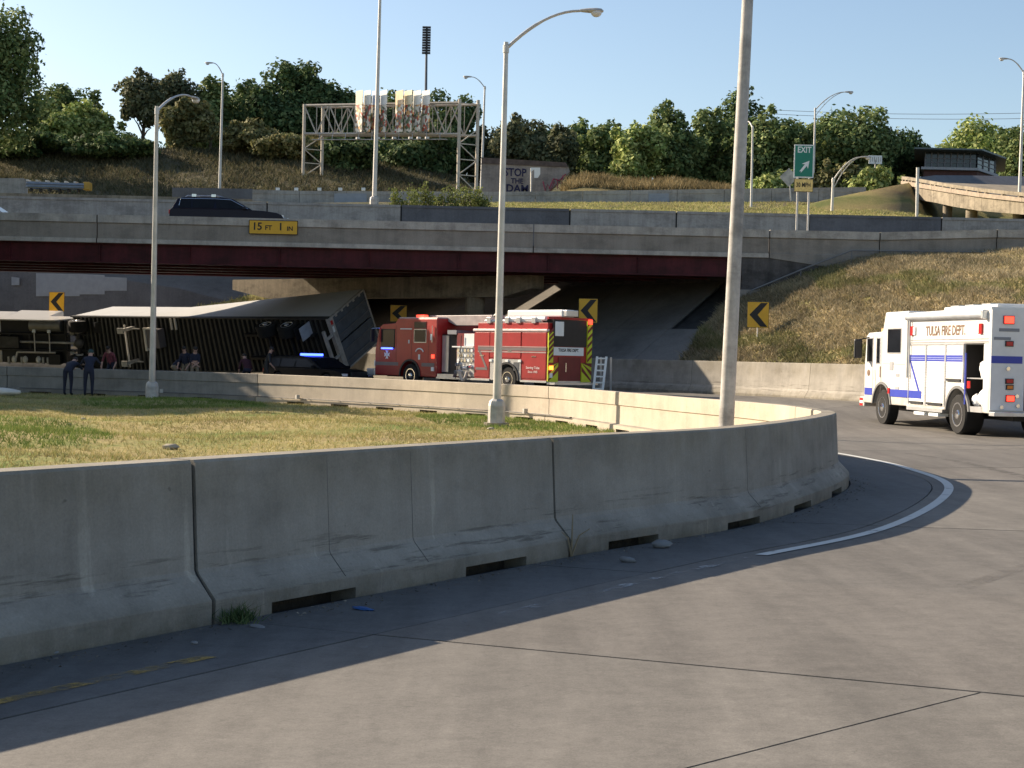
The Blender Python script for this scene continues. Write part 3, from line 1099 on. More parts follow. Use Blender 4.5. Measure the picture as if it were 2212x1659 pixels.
# ================================================================== TREES, SHRUBS
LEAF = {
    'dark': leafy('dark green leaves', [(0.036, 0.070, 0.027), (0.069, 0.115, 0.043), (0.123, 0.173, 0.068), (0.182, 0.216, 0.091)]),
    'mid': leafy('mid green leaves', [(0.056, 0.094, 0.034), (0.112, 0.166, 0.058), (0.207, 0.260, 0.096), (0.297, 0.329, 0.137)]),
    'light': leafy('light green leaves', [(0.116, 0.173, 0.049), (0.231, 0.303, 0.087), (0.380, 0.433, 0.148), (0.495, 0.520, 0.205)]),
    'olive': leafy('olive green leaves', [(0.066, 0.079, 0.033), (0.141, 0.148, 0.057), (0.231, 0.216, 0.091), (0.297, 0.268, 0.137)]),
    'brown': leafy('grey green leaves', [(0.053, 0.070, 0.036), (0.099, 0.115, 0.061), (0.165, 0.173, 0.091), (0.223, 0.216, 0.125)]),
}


def crown_mesh(name, rx, ry, rz, nl, nclump, leaf, m, seed, shape=0.0, ragged=.25):
    """leaf clumps spread over many lobes in an ellipsoid, base of the crown at z=0"""
    r = np.random.default_rng(seed)
    cs, rad = [], []
    while len(cs) < nclump:
        p = r.uniform(-1, 1, 3)
        d = np.linalg.norm(p)
        if d > 1 or d < .35:
            continue
        if shape > 0:                                     # narrower towards the top
            w = 1 - shape * (p[2] + 1) / 2
            p[:2] *= w
        cs.append(p * (1 - .18 * r.random()))
        rad.append(r.uniform(.2, .38))
    for k in range(max(3, nclump // 4)):                    # a few shoots that break the outline
        p = r.normal(0, 1, 3)
        p[2] = abs(p[2]) * .9
        p /= np.linalg.norm(p)
        cs.append(p * r.uniform(.95, 1.12))
        rad.append(r.uniform(.10, .17))
    cs, rad = np.array(cs), np.array(rad)
    cs = np.vstack([cs, r.normal(0, .3, (4, 3))])
    rad = np.r_[rad, [.42] * 4]
    sel = r.choice(len(cs), nl, p=rad ** 2 / (rad ** 2).sum())
    d = r.normal(0, 1, (nl, 3))
    d /= np.linalg.norm(d, axis=1)[:, None]
    k = 1 + ragged * np.abs(r.normal(0, .55, nl)) - .35 * r.random(nl)
    P = cs[sel] + d * (rad[sel] * k)[:, None]
    P = P * np.array([rx, ry, rz]) + np.array([0, 0, rz])
    nrm = d + r.normal(0, .6, (nl, 3)) + np.array([0, 0, .35])
    nrm /= np.linalg.norm(nrm, axis=1)[:, None]
    a = np.cross(nrm, r.normal(0, 1, (nl, 3)))
    a /= np.linalg.norm(a, axis=1)[:, None]
    b = np.cross(nrm, a)
    s = (leaf * r.uniform(.6, 1.35, nl))[:, None]
    co = np.stack([P - a * s, P - b * s * .62, P + a * s, P + b * s * .62], 1).reshape(-1, 3)
    return tri_mesh(name, co, m, None, True)


def tree(name, label, x, y, z, h, w, kindc, seed, trunk=.2, group=None, nl=4200, ncl=26, leaf=.30, shape=.25, cat='tree', ragged=.25, stems=1):
    t = thing(name, label, cat, (x, y, z), 0, group)
    r = random.Random(seed)
    th = h * trunk
    c = crown_mesh('crown', w / 2, w / 2 * .9, (h - th) / 2, nl, ncl, leaf, LEAF[kindc], seed, shape, ragged)
    c.parent = t
    c.location = (0, 0, th)
    c.rotation_euler = (0, 0, r.uniform(0, 6.28))
    b = MB()
    for q in range(stems):
        x0 = (q - (stems - 1) / 2) * w * .12
        r0 = h * .018 + .06
        top = Vector((x0 + r.uniform(-.4, .4), r.uniform(-.3, .3), h * .62))
        b.tube([Vector((x0, 0, -.8)), Vector((x0, 0, 0)), Vector((x0 + .15, .1, h * .3)), top], [r0 * 1.3, r0 * 1.1, r0 * .8, r0 * .3], 8)
        for k in range(6):
            a = 6.28 * k / 6 + r.uniform(-.4, .4)
            z0 = h * r.uniform(.2, .5)
            p = Vector((x0 + .1, .05, z0))
            q2 = p + Vector((math.cos(a) * w * .33, math.sin(a) * w * .3, h * r.uniform(.12, .28)))
            b.tube([p, (p + q2) / 2 + Vector((0, 0, .25)), q2], [r0 * .5, r0 * .35, r0 * .12], 5)
    b.build('trunk', WOOD, t, smooth=True, world=False)
    return t


# (label, name, centre column, base row, top row, width in columns, distance, colour, trunk share, shape)
G = 'trees along the skyline'
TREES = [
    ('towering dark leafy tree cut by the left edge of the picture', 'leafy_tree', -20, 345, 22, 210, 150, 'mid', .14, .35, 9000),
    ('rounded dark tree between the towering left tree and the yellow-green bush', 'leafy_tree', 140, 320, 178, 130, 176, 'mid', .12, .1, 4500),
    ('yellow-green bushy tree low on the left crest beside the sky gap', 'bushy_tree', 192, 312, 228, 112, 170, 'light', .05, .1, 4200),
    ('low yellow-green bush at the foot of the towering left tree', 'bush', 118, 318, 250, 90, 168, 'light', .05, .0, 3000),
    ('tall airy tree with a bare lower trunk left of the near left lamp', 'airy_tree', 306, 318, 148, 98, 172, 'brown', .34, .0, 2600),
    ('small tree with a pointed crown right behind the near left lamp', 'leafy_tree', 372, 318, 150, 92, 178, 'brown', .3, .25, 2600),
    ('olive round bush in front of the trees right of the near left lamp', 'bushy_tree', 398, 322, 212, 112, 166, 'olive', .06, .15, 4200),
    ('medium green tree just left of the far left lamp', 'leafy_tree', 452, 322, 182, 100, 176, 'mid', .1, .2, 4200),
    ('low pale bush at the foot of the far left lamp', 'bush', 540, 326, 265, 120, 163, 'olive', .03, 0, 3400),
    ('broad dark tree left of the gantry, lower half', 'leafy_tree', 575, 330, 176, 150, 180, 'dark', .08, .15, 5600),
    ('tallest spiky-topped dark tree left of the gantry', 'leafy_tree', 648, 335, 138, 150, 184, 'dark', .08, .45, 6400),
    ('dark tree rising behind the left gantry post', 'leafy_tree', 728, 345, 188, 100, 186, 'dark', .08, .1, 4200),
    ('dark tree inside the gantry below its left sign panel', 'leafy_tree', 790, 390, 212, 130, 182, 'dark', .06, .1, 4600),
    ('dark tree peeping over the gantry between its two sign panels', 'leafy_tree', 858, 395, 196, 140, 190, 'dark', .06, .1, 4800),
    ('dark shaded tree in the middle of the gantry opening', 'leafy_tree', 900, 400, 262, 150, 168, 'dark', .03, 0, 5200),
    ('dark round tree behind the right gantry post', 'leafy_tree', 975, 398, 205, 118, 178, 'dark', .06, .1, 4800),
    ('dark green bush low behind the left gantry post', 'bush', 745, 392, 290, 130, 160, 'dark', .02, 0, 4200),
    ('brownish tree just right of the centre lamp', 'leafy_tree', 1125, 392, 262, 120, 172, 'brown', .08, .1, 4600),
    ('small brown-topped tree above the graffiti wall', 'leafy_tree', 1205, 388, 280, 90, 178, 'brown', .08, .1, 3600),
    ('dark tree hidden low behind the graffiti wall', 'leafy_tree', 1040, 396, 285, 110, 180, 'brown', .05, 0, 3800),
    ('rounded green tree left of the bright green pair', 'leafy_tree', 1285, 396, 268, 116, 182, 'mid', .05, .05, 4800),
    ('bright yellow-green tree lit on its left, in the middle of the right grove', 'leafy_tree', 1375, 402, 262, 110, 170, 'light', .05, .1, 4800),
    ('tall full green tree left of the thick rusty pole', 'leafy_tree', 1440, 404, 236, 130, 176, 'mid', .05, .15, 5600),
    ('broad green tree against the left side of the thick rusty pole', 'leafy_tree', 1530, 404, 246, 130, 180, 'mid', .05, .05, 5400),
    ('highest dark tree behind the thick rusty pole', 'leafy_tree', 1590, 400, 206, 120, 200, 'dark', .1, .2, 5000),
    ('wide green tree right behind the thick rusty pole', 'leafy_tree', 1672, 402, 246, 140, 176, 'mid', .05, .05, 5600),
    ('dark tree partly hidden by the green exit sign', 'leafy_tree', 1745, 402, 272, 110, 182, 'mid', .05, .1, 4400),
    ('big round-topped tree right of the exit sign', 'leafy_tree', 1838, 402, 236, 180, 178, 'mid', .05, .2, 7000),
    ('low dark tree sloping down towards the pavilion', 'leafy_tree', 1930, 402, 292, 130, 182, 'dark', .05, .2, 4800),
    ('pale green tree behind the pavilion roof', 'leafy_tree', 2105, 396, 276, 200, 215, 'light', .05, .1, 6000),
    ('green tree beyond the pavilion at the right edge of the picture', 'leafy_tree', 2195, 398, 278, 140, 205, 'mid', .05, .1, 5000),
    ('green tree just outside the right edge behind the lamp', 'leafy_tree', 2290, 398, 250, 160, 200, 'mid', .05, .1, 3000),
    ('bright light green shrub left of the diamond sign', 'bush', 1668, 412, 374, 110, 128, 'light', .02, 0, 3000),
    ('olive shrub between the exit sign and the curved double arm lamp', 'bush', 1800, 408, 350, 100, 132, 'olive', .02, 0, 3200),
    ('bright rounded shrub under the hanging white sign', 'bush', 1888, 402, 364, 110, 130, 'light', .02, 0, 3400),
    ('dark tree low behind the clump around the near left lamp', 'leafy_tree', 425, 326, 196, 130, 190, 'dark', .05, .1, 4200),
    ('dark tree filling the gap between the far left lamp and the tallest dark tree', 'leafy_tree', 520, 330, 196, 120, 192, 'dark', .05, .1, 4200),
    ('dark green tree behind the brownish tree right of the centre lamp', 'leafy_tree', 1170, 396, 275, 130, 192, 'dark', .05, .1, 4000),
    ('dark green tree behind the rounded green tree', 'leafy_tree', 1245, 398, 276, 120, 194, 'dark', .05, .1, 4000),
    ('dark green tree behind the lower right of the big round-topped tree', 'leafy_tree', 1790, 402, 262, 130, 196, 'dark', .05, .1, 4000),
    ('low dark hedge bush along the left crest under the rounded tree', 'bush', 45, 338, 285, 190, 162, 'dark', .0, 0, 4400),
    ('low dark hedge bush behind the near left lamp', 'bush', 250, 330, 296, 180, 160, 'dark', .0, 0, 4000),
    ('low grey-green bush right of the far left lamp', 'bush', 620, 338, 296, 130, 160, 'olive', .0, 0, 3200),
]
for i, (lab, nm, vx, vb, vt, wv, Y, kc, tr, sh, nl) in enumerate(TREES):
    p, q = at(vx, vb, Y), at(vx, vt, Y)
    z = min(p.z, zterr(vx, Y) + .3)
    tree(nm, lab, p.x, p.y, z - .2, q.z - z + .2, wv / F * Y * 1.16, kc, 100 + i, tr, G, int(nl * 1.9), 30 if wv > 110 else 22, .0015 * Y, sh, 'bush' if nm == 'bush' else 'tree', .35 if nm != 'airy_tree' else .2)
# added tree, out of view, sized and placed to shade the left end of the barrier
tree('added_shade_tree', 'added round leafy tree, unseen beyond the left edge, put on the island to cast shade', -31.5, 58.6, 0, 12.8, 15.0, 'mid', 77, .19, None, 24000, 90, .46, .0)

# weedy saplings on the median, in front of the gantry
SAPL = leafy('pale sapling leaves', [(.10, .13, .035), (.17, .20, .055), (.26, .28, .09)])
WEED = 'saplings growing over the median wall'
for i, (vx, wv, vt, lab) in enumerate(((868, 56, 408, 'leftmost pale sapling clump above the median wall'), (918, 60, 392, 'tall pale sapling clump left of centre above the median wall'),
                                       (962, 62, 398, 'middle pale sapling clump above the median wall'), (1008, 54, 396, 'pale sapling clump under the right gantry posts'), (1042, 40, 410, 'small pale sapling clump beside the far centre lamp'))):
    Y = 80.5 + (i % 2) * .8
    p, q = at(vx, 452, Y), at(vx, vt, Y)
    t = thing('sapling_clump', lab, 'shrub', (p.x, p.y, p.z - .6), 0, WEED)
    r = np.random.default_rng(i + 5)
    hh = q.z - p.z + .6
    st = MB()
    co = []
    for k in range(13):
        x0 = r.uniform(-.5, .5) * wv / F * Y
        hk = hh * r.uniform(.55, 1.0)
        tip = Vector((x0 + r.normal(0, .12), r.normal(0, .25), hk))
        st.tube([(x0, r.normal(0, .2), 0), tip], [.02, .006], 4)
        m = 75
        u = r.random(m) ** .8
        P = np.stack([x0 + (tip.x - x0) * u + r.normal(0, .13, m), r.normal(0, .16, m), hk * (.12 + .9 * u)], 1)
        a = r.normal(0, 1, (m, 3)); a /= np.linalg.norm(a, axis=1)[:, None]
        b2 = np.cross(a, r.normal(0, 1, (m, 3))); b2 /= np.linalg.norm(b2, axis=1)[:, None]
        s = r.uniform(.05, .1, m)[:, None]
        co.append(np.stack([P - a * s, P - b2 * s * .5, P + a * s, P + b2 * s * .5], 1).reshape(-1, 3))
    o = tri_mesh('foliage', np.concatenate(co), SAPL, t, True)
    st.build('stem', WOOD, t, world=False)
# weed in the barrier joint
t = thing('joint_weed', 'small green weed at the foot of the left barrier joint', 'weed', INNER.off(INNER.near(-2.33, 10.47) + .14, .42, .01))
P = rng.normal(0, .06, (120, 3)) * np.array([1, 1, .5]); P[:, 2] = np.abs(P[:, 2])
o = blades('foliage', P, .075, .011, .9, LEAF['dark'], 2)
del o['kind']
o.parent = t

# tall tan weeds on the mounds right of the graffiti wall and at the slope foot
MOUND = turf('tan mound', (.25, .20, .10), (.12, .12, .05), (.2, .15, .08), .12)


def mound(pts, Y, dz, name='weed_mound'):
    rows = []
    for k in range(6):
        u = k / 5
        rows.append([at(x, 425 + (y - 425) * u, Y + 9 * u) for x, y in pts])
    rows.append([p + Vector((0, 6, -1.5)) for p in rows[-1]])
    return kind(MB().grid(rows).build(name, MOUND, smooth=True, angle=180), 'structure')


mound([(1205, 420), (1228, 392), (1262, 380), (1300, 384), (1350, 395), (1420, 408), (1480, 414)], 122, 2)
mound([(1340, 418), (1400, 396), (1450, 390), (1520, 402), (1570, 408), (1620, 414)], 128, 2, 'tan_mound')
n = 3600
xv, u = rng.uniform(1215, 1590, n), rng.uniform(.45, 1.0, n)
yl = np.interp(xv, [1205, 1228, 1262, 1300, 1350, 1420, 1450, 1520, 1590], [420, 392, 380, 384, 393, 394, 391, 402, 411])
P = np.array([tuple(at(x, 425 + (y - 425) * k, 122 + 9 * k)) for x, y, k in zip(xv, yl, u)])
blades('mound_weeds', P, .55, .1, .5, leafy('tan weeds', [(.14, .12, .06), (.26, .20, .10), (.36, .28, .15)], .9, .2), 2)
n = 2500
P = np.array([((v - CX) / F * y, y, zterr(v, y)) for v, y in zip(rng.uniform(480, 720, n), rng.uniform(163, 166, n))])
blades('crest_weeds', P, 1.5, .12, .3, leafy('crest weeds', [(.10, .10, .04), (.2, .17, .07), (.28, .22, .11)], .9, .2), 3)

# ================================================================== STREET LAMPS
LG = 'highway street lamps'


def lamp(label, base, topv, head=None, r0=.11, r1=.065, plinth=True, m=GALV, double=False, hl=.62, drop=.18):
    base, topv = Vector(base), Vector(topv)
    t = thing('street_lamp', label, 'street lamp', base, 0, LG)
    b = MB()
    b.tube([base + Vector((0, 0, .02)), base.lerp(topv, .5), topv], [r0, (r0 + r1) / 2, r1], 14)
    b.build('pole', m, t, smooth=True)
    if plinth:
        b = MB()
        b.tube([base + Vector((0, 0, -.05)), base + Vector((0, 0, .50)), base + Vector((0, 0, .62)), base + Vector((0, 0, .68))], [r0 * 2.0, r0 * 1.95, r0 * 1.7, r0 * 1.12], 8)
        b.build('base_cover', GALV_OLD, t)
        MB().tube([base + Vector((0, 0, -.25)), base + Vector((0, 0, .05))], r0 * 2.9, 16).build('footing', CONC_RAMP, t)
    if head is None:
        return t
    head = Vector(head)
    at0 = base.lerp(topv, 1 - drop / (topv - base).length)
    d = head - at0
    dh = Vector((d.x, d.y, 0))
    dn = dh.normalized()
    tip = head - dn * hl * .5
    d2 = tip - at0
    pts = [at0]
    for k in range(1, 11):
        u = k / 10
        zz = d2.z * (1 - (1 - u) ** 1.9) if u > .0 else 0
        pts.append(at0 + Vector((d2.x * u, d2.y * u, zz)))
    b = MB()
    b.tube(pts, [.045] * 5 + [.035] * 6, 8)
    b.tube([at0 + Vector((0, 0, -.1)), at0 + Vector((0, 0, .1))], r1 * 1.35, 10)
    if double:
        q = [at0 - Vector((0, 0, .55))] + [p - Vector((0, 0, .55 * (1 - k / 10) ** 1.2)) for k, p in enumerate(pts)][2:]
        b.tube(q, .03, 6)
        for k in (3, 6):
            b.tube([pts[k], q[k - 1]], .018, 5)
    b.build('arm', m, t, smooth=True)
    # cobra-head lamp: long housing, deep bowl under its outer half
    up = Vector((0, 0, 1))
    side_ = dn.cross(up)
    h = MB()
    ring = []
    for u, hw, hh in ((-.5, .05, .04), (-.4, .065, .055), (-.1, .12, .075), (.2, .15, .08), (.4, .12, .07), (.5, .03, .03)):
        ring.append([head + dn * (hl * u) + side_ * (hw * math.cos(a)) * (hl / .62) + up * (hh * math.sin(a) * (hl / .62) * (1.0 if math.sin(a) > 0 else .6)) for a in np.linspace(0, 2 * math.pi, 12, endpoint=False)])
    n = 12
    h.add([p for r in ring for p in r], [[i * n + j, i * n + (j + 1) % n, (i + 1) * n + (j + 1) % n, (i + 1) * n + j] for i in range(5) for j in range(n)] + [list(range(n)), [5 * n + j for j in range(n)]])
    lum = h.build('luminaire', GALV_OLD, t, smooth=True, angle=60)
    MB().ball(head + dn * (hl * .2) - up * .035 * (hl / .62), (.145 * hl / .62, .145 * hl / .62, .12 * hl / .62), 12, 8).build('lens', LENS, lum, smooth=True, angle=90)
    return t


lamp('tall grey street lamp in the middle, standing on the sunlit grass', (gnd(1072, 917, 0.03)), at(1093.5, 91, 40.2), at(1278, 24, 40.2), .115, .06, m=GALV)
lamp('street lamp on the shaded grass at the left, beside two people at the barrier', gnd(328, 866, .02), at(339, 229, 52.0), at(421, 213, 56.0), .115, .06)
_p0, _p1 = at(1568.5, 925, 26.0), at(1615, 0, 26.0)
_dir = (_p1 - _p0) / (_p1.z - _p0.z)
lamp('thick rusty leaning lamp post close behind the near barrier', _p0 + _dir * (-_p0.z + .0), _p0 + _dir * (10.2 - _p0.z), _p0 + _dir * 10.4 + Vector((1.9, 1.2, .9)), .135, .085, m=concrete('rust-stained grey paint', (.46, .44, .42), dark=.7, streak=.5, big=1.6, fine=14, bump=.12, rough=.6))
lamp('tall slim lamp post rising out of the picture behind the median wall', at(808, 452, 79.5), at(822, -40, 79.5), at(822, -40, 79.5) + Vector((-2.2, 0, .9)), .12, .07, plinth=True, m=GALV_BRIGHT)
lamp('distant street lamp with its arm to the left, beyond the dark sport utility car', at(474, 424, 127), at(481.5, 158, 127), at(452, 136, 127), .13, .08, False, m=GALV, hl=.7)
lamp('distant street lamp with its arm to the left, right of the gantry', at(1039, 425, 142), at(1047.5, 186, 142), at(1010, 166, 142), .13, .08, False, m=GALV, hl=.8)
lamp('distant lamp with a long double arm to the right, behind the exit sign', at(1756, 440, 132), at(1761, 233, 132), at(1834, 199, 132), .11, .07, False, m=GALV, double=True, hl=.75)
lamp('short distant lamp with its arm pointing away, just right of the thick rusty pole', at(1622, 476, 100), at(1626, 272, 100), at(1612, 265, 103), .09, .055, False, m=GALV, hl=.4)
lamp('low lamp with a curved double arm, standing on the mound right of the exit sign', at(1796, 480, 98), at(1800, 384, 98), at(1870, 340, 98), .10, .08, False, m=GALV_BRIGHT, double=True, hl=.7)
lamp('lamp at the right edge standing by the ramp bridge, its arm to the left', at(2202, 425, 100), at(2212, 152, 100), at(2168, 127, 100), .11, .07, False, m=GALV, hl=.62)
t = thing('marker_post', 'thin grey post in front of the left end of the ramp bridge', 'post', at(1980, 492, 90))
MB().tube([at(1980, 492, 90), at(1982.5, 362, 90)], .09, 10).build('pole', GALV, t, smooth=True)

# ================================================================== SIGNS
def sign_root(name, label, cat, c, group=None):
    return thing(name, label, cat, c, 0, group)


CHG = 'chevron curve signs'


def chevron_sign(label, x0, y0, x1, y1, Y, base_v, yaw=0.0, post=True):
    p0, p1 = at(x0, (y0 + y1) / 2, Y), at(x1, (y0 + y1) / 2, Y)
    c = (p0 + p1) / 2
    w = abs(p1.x - p0.x) / max(.3, math.cos(yaw))
    h = at(x0, y0, Y).z - at(x0, y1, Y).z
    b0 = base_v
    t = sign_root('chevron_sign', label, 'road sign', (c.x, c.y, b0), CHG)
    M = frame(c, (math.cos(yaw), math.sin(yaw), 0), (0, 0, 1))
    def slab(name, x_0, x_1, y_0, y_1, z0, z1, m):
        b = MB().bx(x_0, x_1, y_0, y_1, z0, z1).xform(M)
        return b.build(name, m, t, bevel=.0)
    slab('rim', -w / 2, w / 2, -h / 2, h / 2, -.012, .0, INK)
    slab('panel', -w / 2 + .012, w / 2 - .012, -h / 2 + .012, h / 2 - .012, -.004, .006, YELLOW)
    ch = MB()
    # arrow head pointing left
    pl = [(-.40, 0), (.12, .46), (.44, .46), (-.02, 0), (.44, -.46), (.12, -.46)]
    ch.extrude([M @ Vector((x * w, y * h, .007)) for x, y in pl], M.to_3x3() @ Vector((0, 0, .004)))
    ch.build('chevron', INK, t)
    if post:
        bk = M @ Vector((0, 0, -.035))
        MB().tube([(bk.x, bk.y, b0), (bk.x, bk.y, c.z + h * .4)], .03, 6).build('post', GALV, t)
    return t


chevron_sign('chevron sign behind the overturned truck at the far left', 106, 631, 139, 673, 83.5, 1.0)
chevron_sign('chevron sign half shaded behind the cab of the red fire engine', 843, 659, 879, 695, 76.0, 1.0)
chevron_sign('chevron sign behind the ladder end of the red fire engine', 1250, 645, 1291, 697, 67.6, .55)
chevron_sign('chevron sign on the grassy hill right of the thick rusty pole', 1614, 652, 1661, 708, 62.5, 1.3)

# clearance sign on the parapet
p0, p1 = at(538, 474, BY0 - .06), at(643, 509, BY0 - .06)
c = (at(538, 490, BY0 - .06) + at(643, 492.4, BY0 - .06)) / 2
w, h = p1.x - p0.x, .63
t = sign_root('clearance_sign', 'yellow clearance sign fixed to the overpass parapet', 'road sign', c)
M = frame(c, (1, 0, 0), (0, 0, 1))
MB().bx(-w / 2, w / 2, -h / 2, h / 2, -.02, .0).xform(M).build('rim', INK, t)
MB().bx(-w / 2 + .03, w / 2 - .03, -h / 2 + .03, h / 2 - .03, -.005, .008).xform(M).build('panel', YELLOW, t)
loc = lambda x, y: Matrix.Translation((x, y, .012))
Ml = frame((0, 0, 0), (1, 0, 0), (0, 0, 1))
text('15', .46, Ml @ loc(-.66 * w / 2, .02), 'lettering', INK, t)
text('FT', .29, Ml @ loc(-.20 * w / 2, -.03), 'lettering', INK, t)
text('1', .46, Ml @ loc(.30 * w / 2, .02), 'lettering', INK, t)
text('IN', .27, Ml @ loc(.68 * w / 2, -.05), 'lettering', INK, t)

# exit sign with advisory speed plate, on two posts behind the parapet
YE = 72.5
c = at(1736.5, 348, YE)
t = sign_root('exit_sign', 'green exit sign with a yellow speed plate below, on two posts by the parapet', 'road sign', (c.x, c.y, 6.8))
off = Vector((c.x, c.y, c.z)) - Vector((c.x, c.y, 6.8))
def flat(x0, x1, y0, y1, dz, th, m, name):
    q0, q1 = at(x0, y0, YE), at(x1, y1, YE)
    b = MB().box(((q0.x + q1.x) / 2, YE - dz, (q0.z + q1.z) / 2), (abs(q1.x - q0.x), th, abs(q0.z - q1.z)))
    return b.build(name, m, t)
flat(1716, 1757, 312, 384.5, 0, .02, SIGN_WHITE, 'border')
flat(1718.2, 1754.8, 314.5, 382, .012, .012, GREEN, 'panel')
flat(1715.5, 1756, 386, 415, 0, .02, INK, 'border')
flat(1716.5, 1755, 387, 414, .012, .012, mat('pale yellow plate', (.85, .60, .20), .5, var=.2, scale=8), 'speed_plate')
text('EXIT', .40, Ml @ Matrix.Translation((.01, off.z + .52, .02)), 'lettering', SIGN_WHITE, t, sx=.80)
text('30 MPH', .30, Ml @ Matrix.Translation((.0, at(1736, 400, YE).z - 6.8, .02)), 'lettering', INK, t, sx=.70)
ar = MB()
ca = at(1738, 360, YE - .02)
ax_, ay_ = Vector((.62, 0, .78)).normalized(), Vector((-.78, 0, .62)).normalized()
pl = [(-.34, -.05), (.10, -.06), (.02, -.19), (.36, 0), (.02, .19), (.10, .06), (-.34, .05), (-.27, 0)]
ar.extrude([ca + ax_ * x + ay_ * y for x, y in pl], (0, -.008, 0))
ar.build('arrow', SIGN_WHITE, t)
for vx in (1722.5, 1747):
    q0, q1 = at(vx, 500, YE + .05), at(vx + .6, 330, YE + .05)
    MB().box(((q0.x + q1.x) / 2, YE + .06, (q1.z + 6.6) / 2), (.085, .07, q1.z - 6.6)).build('post', GALV_BRIGHT, t)

# back of a diamond warning sign
c = at(1704, 383, 106)
t = sign_root('diamond_sign', 'grey back of a diamond warning sign left of the exit sign', 'road sign', (c.x, c.y, c.z - 2.6))
MB().box(c, (.92, .02, .92), ry=R(45)).build('panel', GALV_OLD, t)
MB().tube([at(1708.5, 433, 106.05), c + Vector((0, .05, .4))], .045, 6).build('post', GALV, t)
# hanging white sign beyond the curved lamp
c = at(1891, 345, 150)
t = sign_root('white_sign', 'small white sign with grey upright marks beyond the curved double arm lamp', 'road sign', (c.x, c.y, c.z - 4))
MB().box(c, (1.3, .05, .82)).build('panel', SIGN_WHITE, t)
for k in range(6):
    MB().box(c + Vector((-.5 + .2 * k, -.035, .02 * (k % 3))), (.07, .02, .5 - .08 * (k % 2))).build('bar', GALV_OLD, t)
MB().tube([c - Vector((0, -.06, 4)), c], .06, 6).build('post', GALV_OLD, t)

# ================================================================== SIGN GANTRY
gl, gr_ = at(656, 318, 152), at(991, 318, 145)
t = thing('sign_gantry', 'steel truss sign gantry across the highway with two glaring sign panels', 'gantry', at(820, 410, 149))
offv = Vector((1.72, .9, 0))
def gz(vy, vx, Y):
    return at(vx, vy, Y).z
zt_, zb_ = gz(228, 656, 152), gz(289, 656, 152)
zt2, zb2 = gz(222, 991, 145), gz(290, 991, 145)
LEG = mat('sunlit cream steel', (.50, .44, .36), .5, .2, var=.12)
for s, top, base, nm in ((gl, 225, 412, 'l'), (gr_, 214, 412, 'r')):
    feet = []
    for k in (0, 1):
        q = Vector((s.x, s.y, 0)) + offv * k
        z1 = gz(top, CX + s.x / s.y * F, s.y) + k * .1
        z0 = gz(base + 8, CX + s.x / s.y * F, s.y)
        MB().tube([(q.x, q.y, z0), (q.x, q.y, z1)], .16, 10).build('leg', LEG, t, smooth=True)
        feet.append((q, z0, z1))
    b = MB()
    (q, z0, z1), (q2, _, _) = feet
    zc = zb_ - .1
    lv = np.linspace(z0 + .4, zc, 5)
    for i in range(4):
        b.beam(Vector((q.x, q.y, lv[i])), Vector((q2.x, q2.y, lv[i])), .09, .09)
        A_, B2 = (q, q2) if i % 2 else (q2, q)
        b.beam(Vector((A_.x, A_.y, lv[i])), Vector((B2.x, B2.y, lv[i + 1])), .09, .09)
    b.build('tower_brace', LEG, t)
for k in (0, 1):
    for (za, zb3) in ((zt_, zt2), (zb_, zb2)):
        a_, c_ = Vector((gl.x, gl.y, za)) + offv * k, Vector((gr_.x, gr_.y, zb3)) + offv * k
        MB().tube([a_, c_], .13, 8).build('chord', LEG, t, smooth=True)
    n = 12
    wb = MB()
    for i in range(n):
        f0, f1 = i / n, (i + 1) / n
        T0 = Vector((gl.x, gl.y, zt_)).lerp(Vector((gr_.x, gr_.y, zt2)), f0) + offv * k
        T1 = Vector((gl.x, gl.y, zt_)).lerp(Vector((gr_.x, gr_.y, zt2)), f1) + offv * k
        B0 = Vector((gl.x, gl.y, zb_)).lerp(Vector((gr_.x, gr_.y, zb2)), f0) + offv * k
        B1 = Vector((gl.x, gl.y, zb_)).lerp(Vector((gr_.x, gr_.y, zb2)), f1) + offv * k
        wb.beam(T0 if i % 2 == 0 else B0, B1 if i % 2 == 0 else T1, .10, .10)
        if i:
            wb.beam(T0, B0, .07, .07)
    wb.build('web_bracing', LEG, t)
b = MB()
for i in range(9):
    f0 = i / 8
    T0 = Vector((gl.x, gl.y, zt_)).lerp(Vector((gr_.x, gr_.y, zt2)), f0)
    B0 = Vector((gl.x, gl.y, zb_)).lerp(Vector((gr_.x, gr_.y, zb2)), f0)
    MB().beam(T0, T0 + offv, .07, .07).build('cross_strut', LEG, t)
    MB().beam(B0, B0 + offv, .07, .07).build('cross_strut', LEG, t)
ca, cb = at(675, 302, 149.5), at(965, 301, 143.5)
b = MB()
b.beam(ca, cb, .35, .07)
for f in np.linspace(.05, .95, 10):
    p = ca.lerp(cb, f)
    b.beam(p, p + Vector((0, .6, .75)), .05, .05)
b.build('catwalk', GALV_OLD, t)
for f in (.35, .5, .62, .74, .8, .86):
    p = ca.lerp(cb, f) + Vector((0, -.3, .1))
    MB().box(p, (.35, .25, .2), .4).build('sign_light', GALV, t)


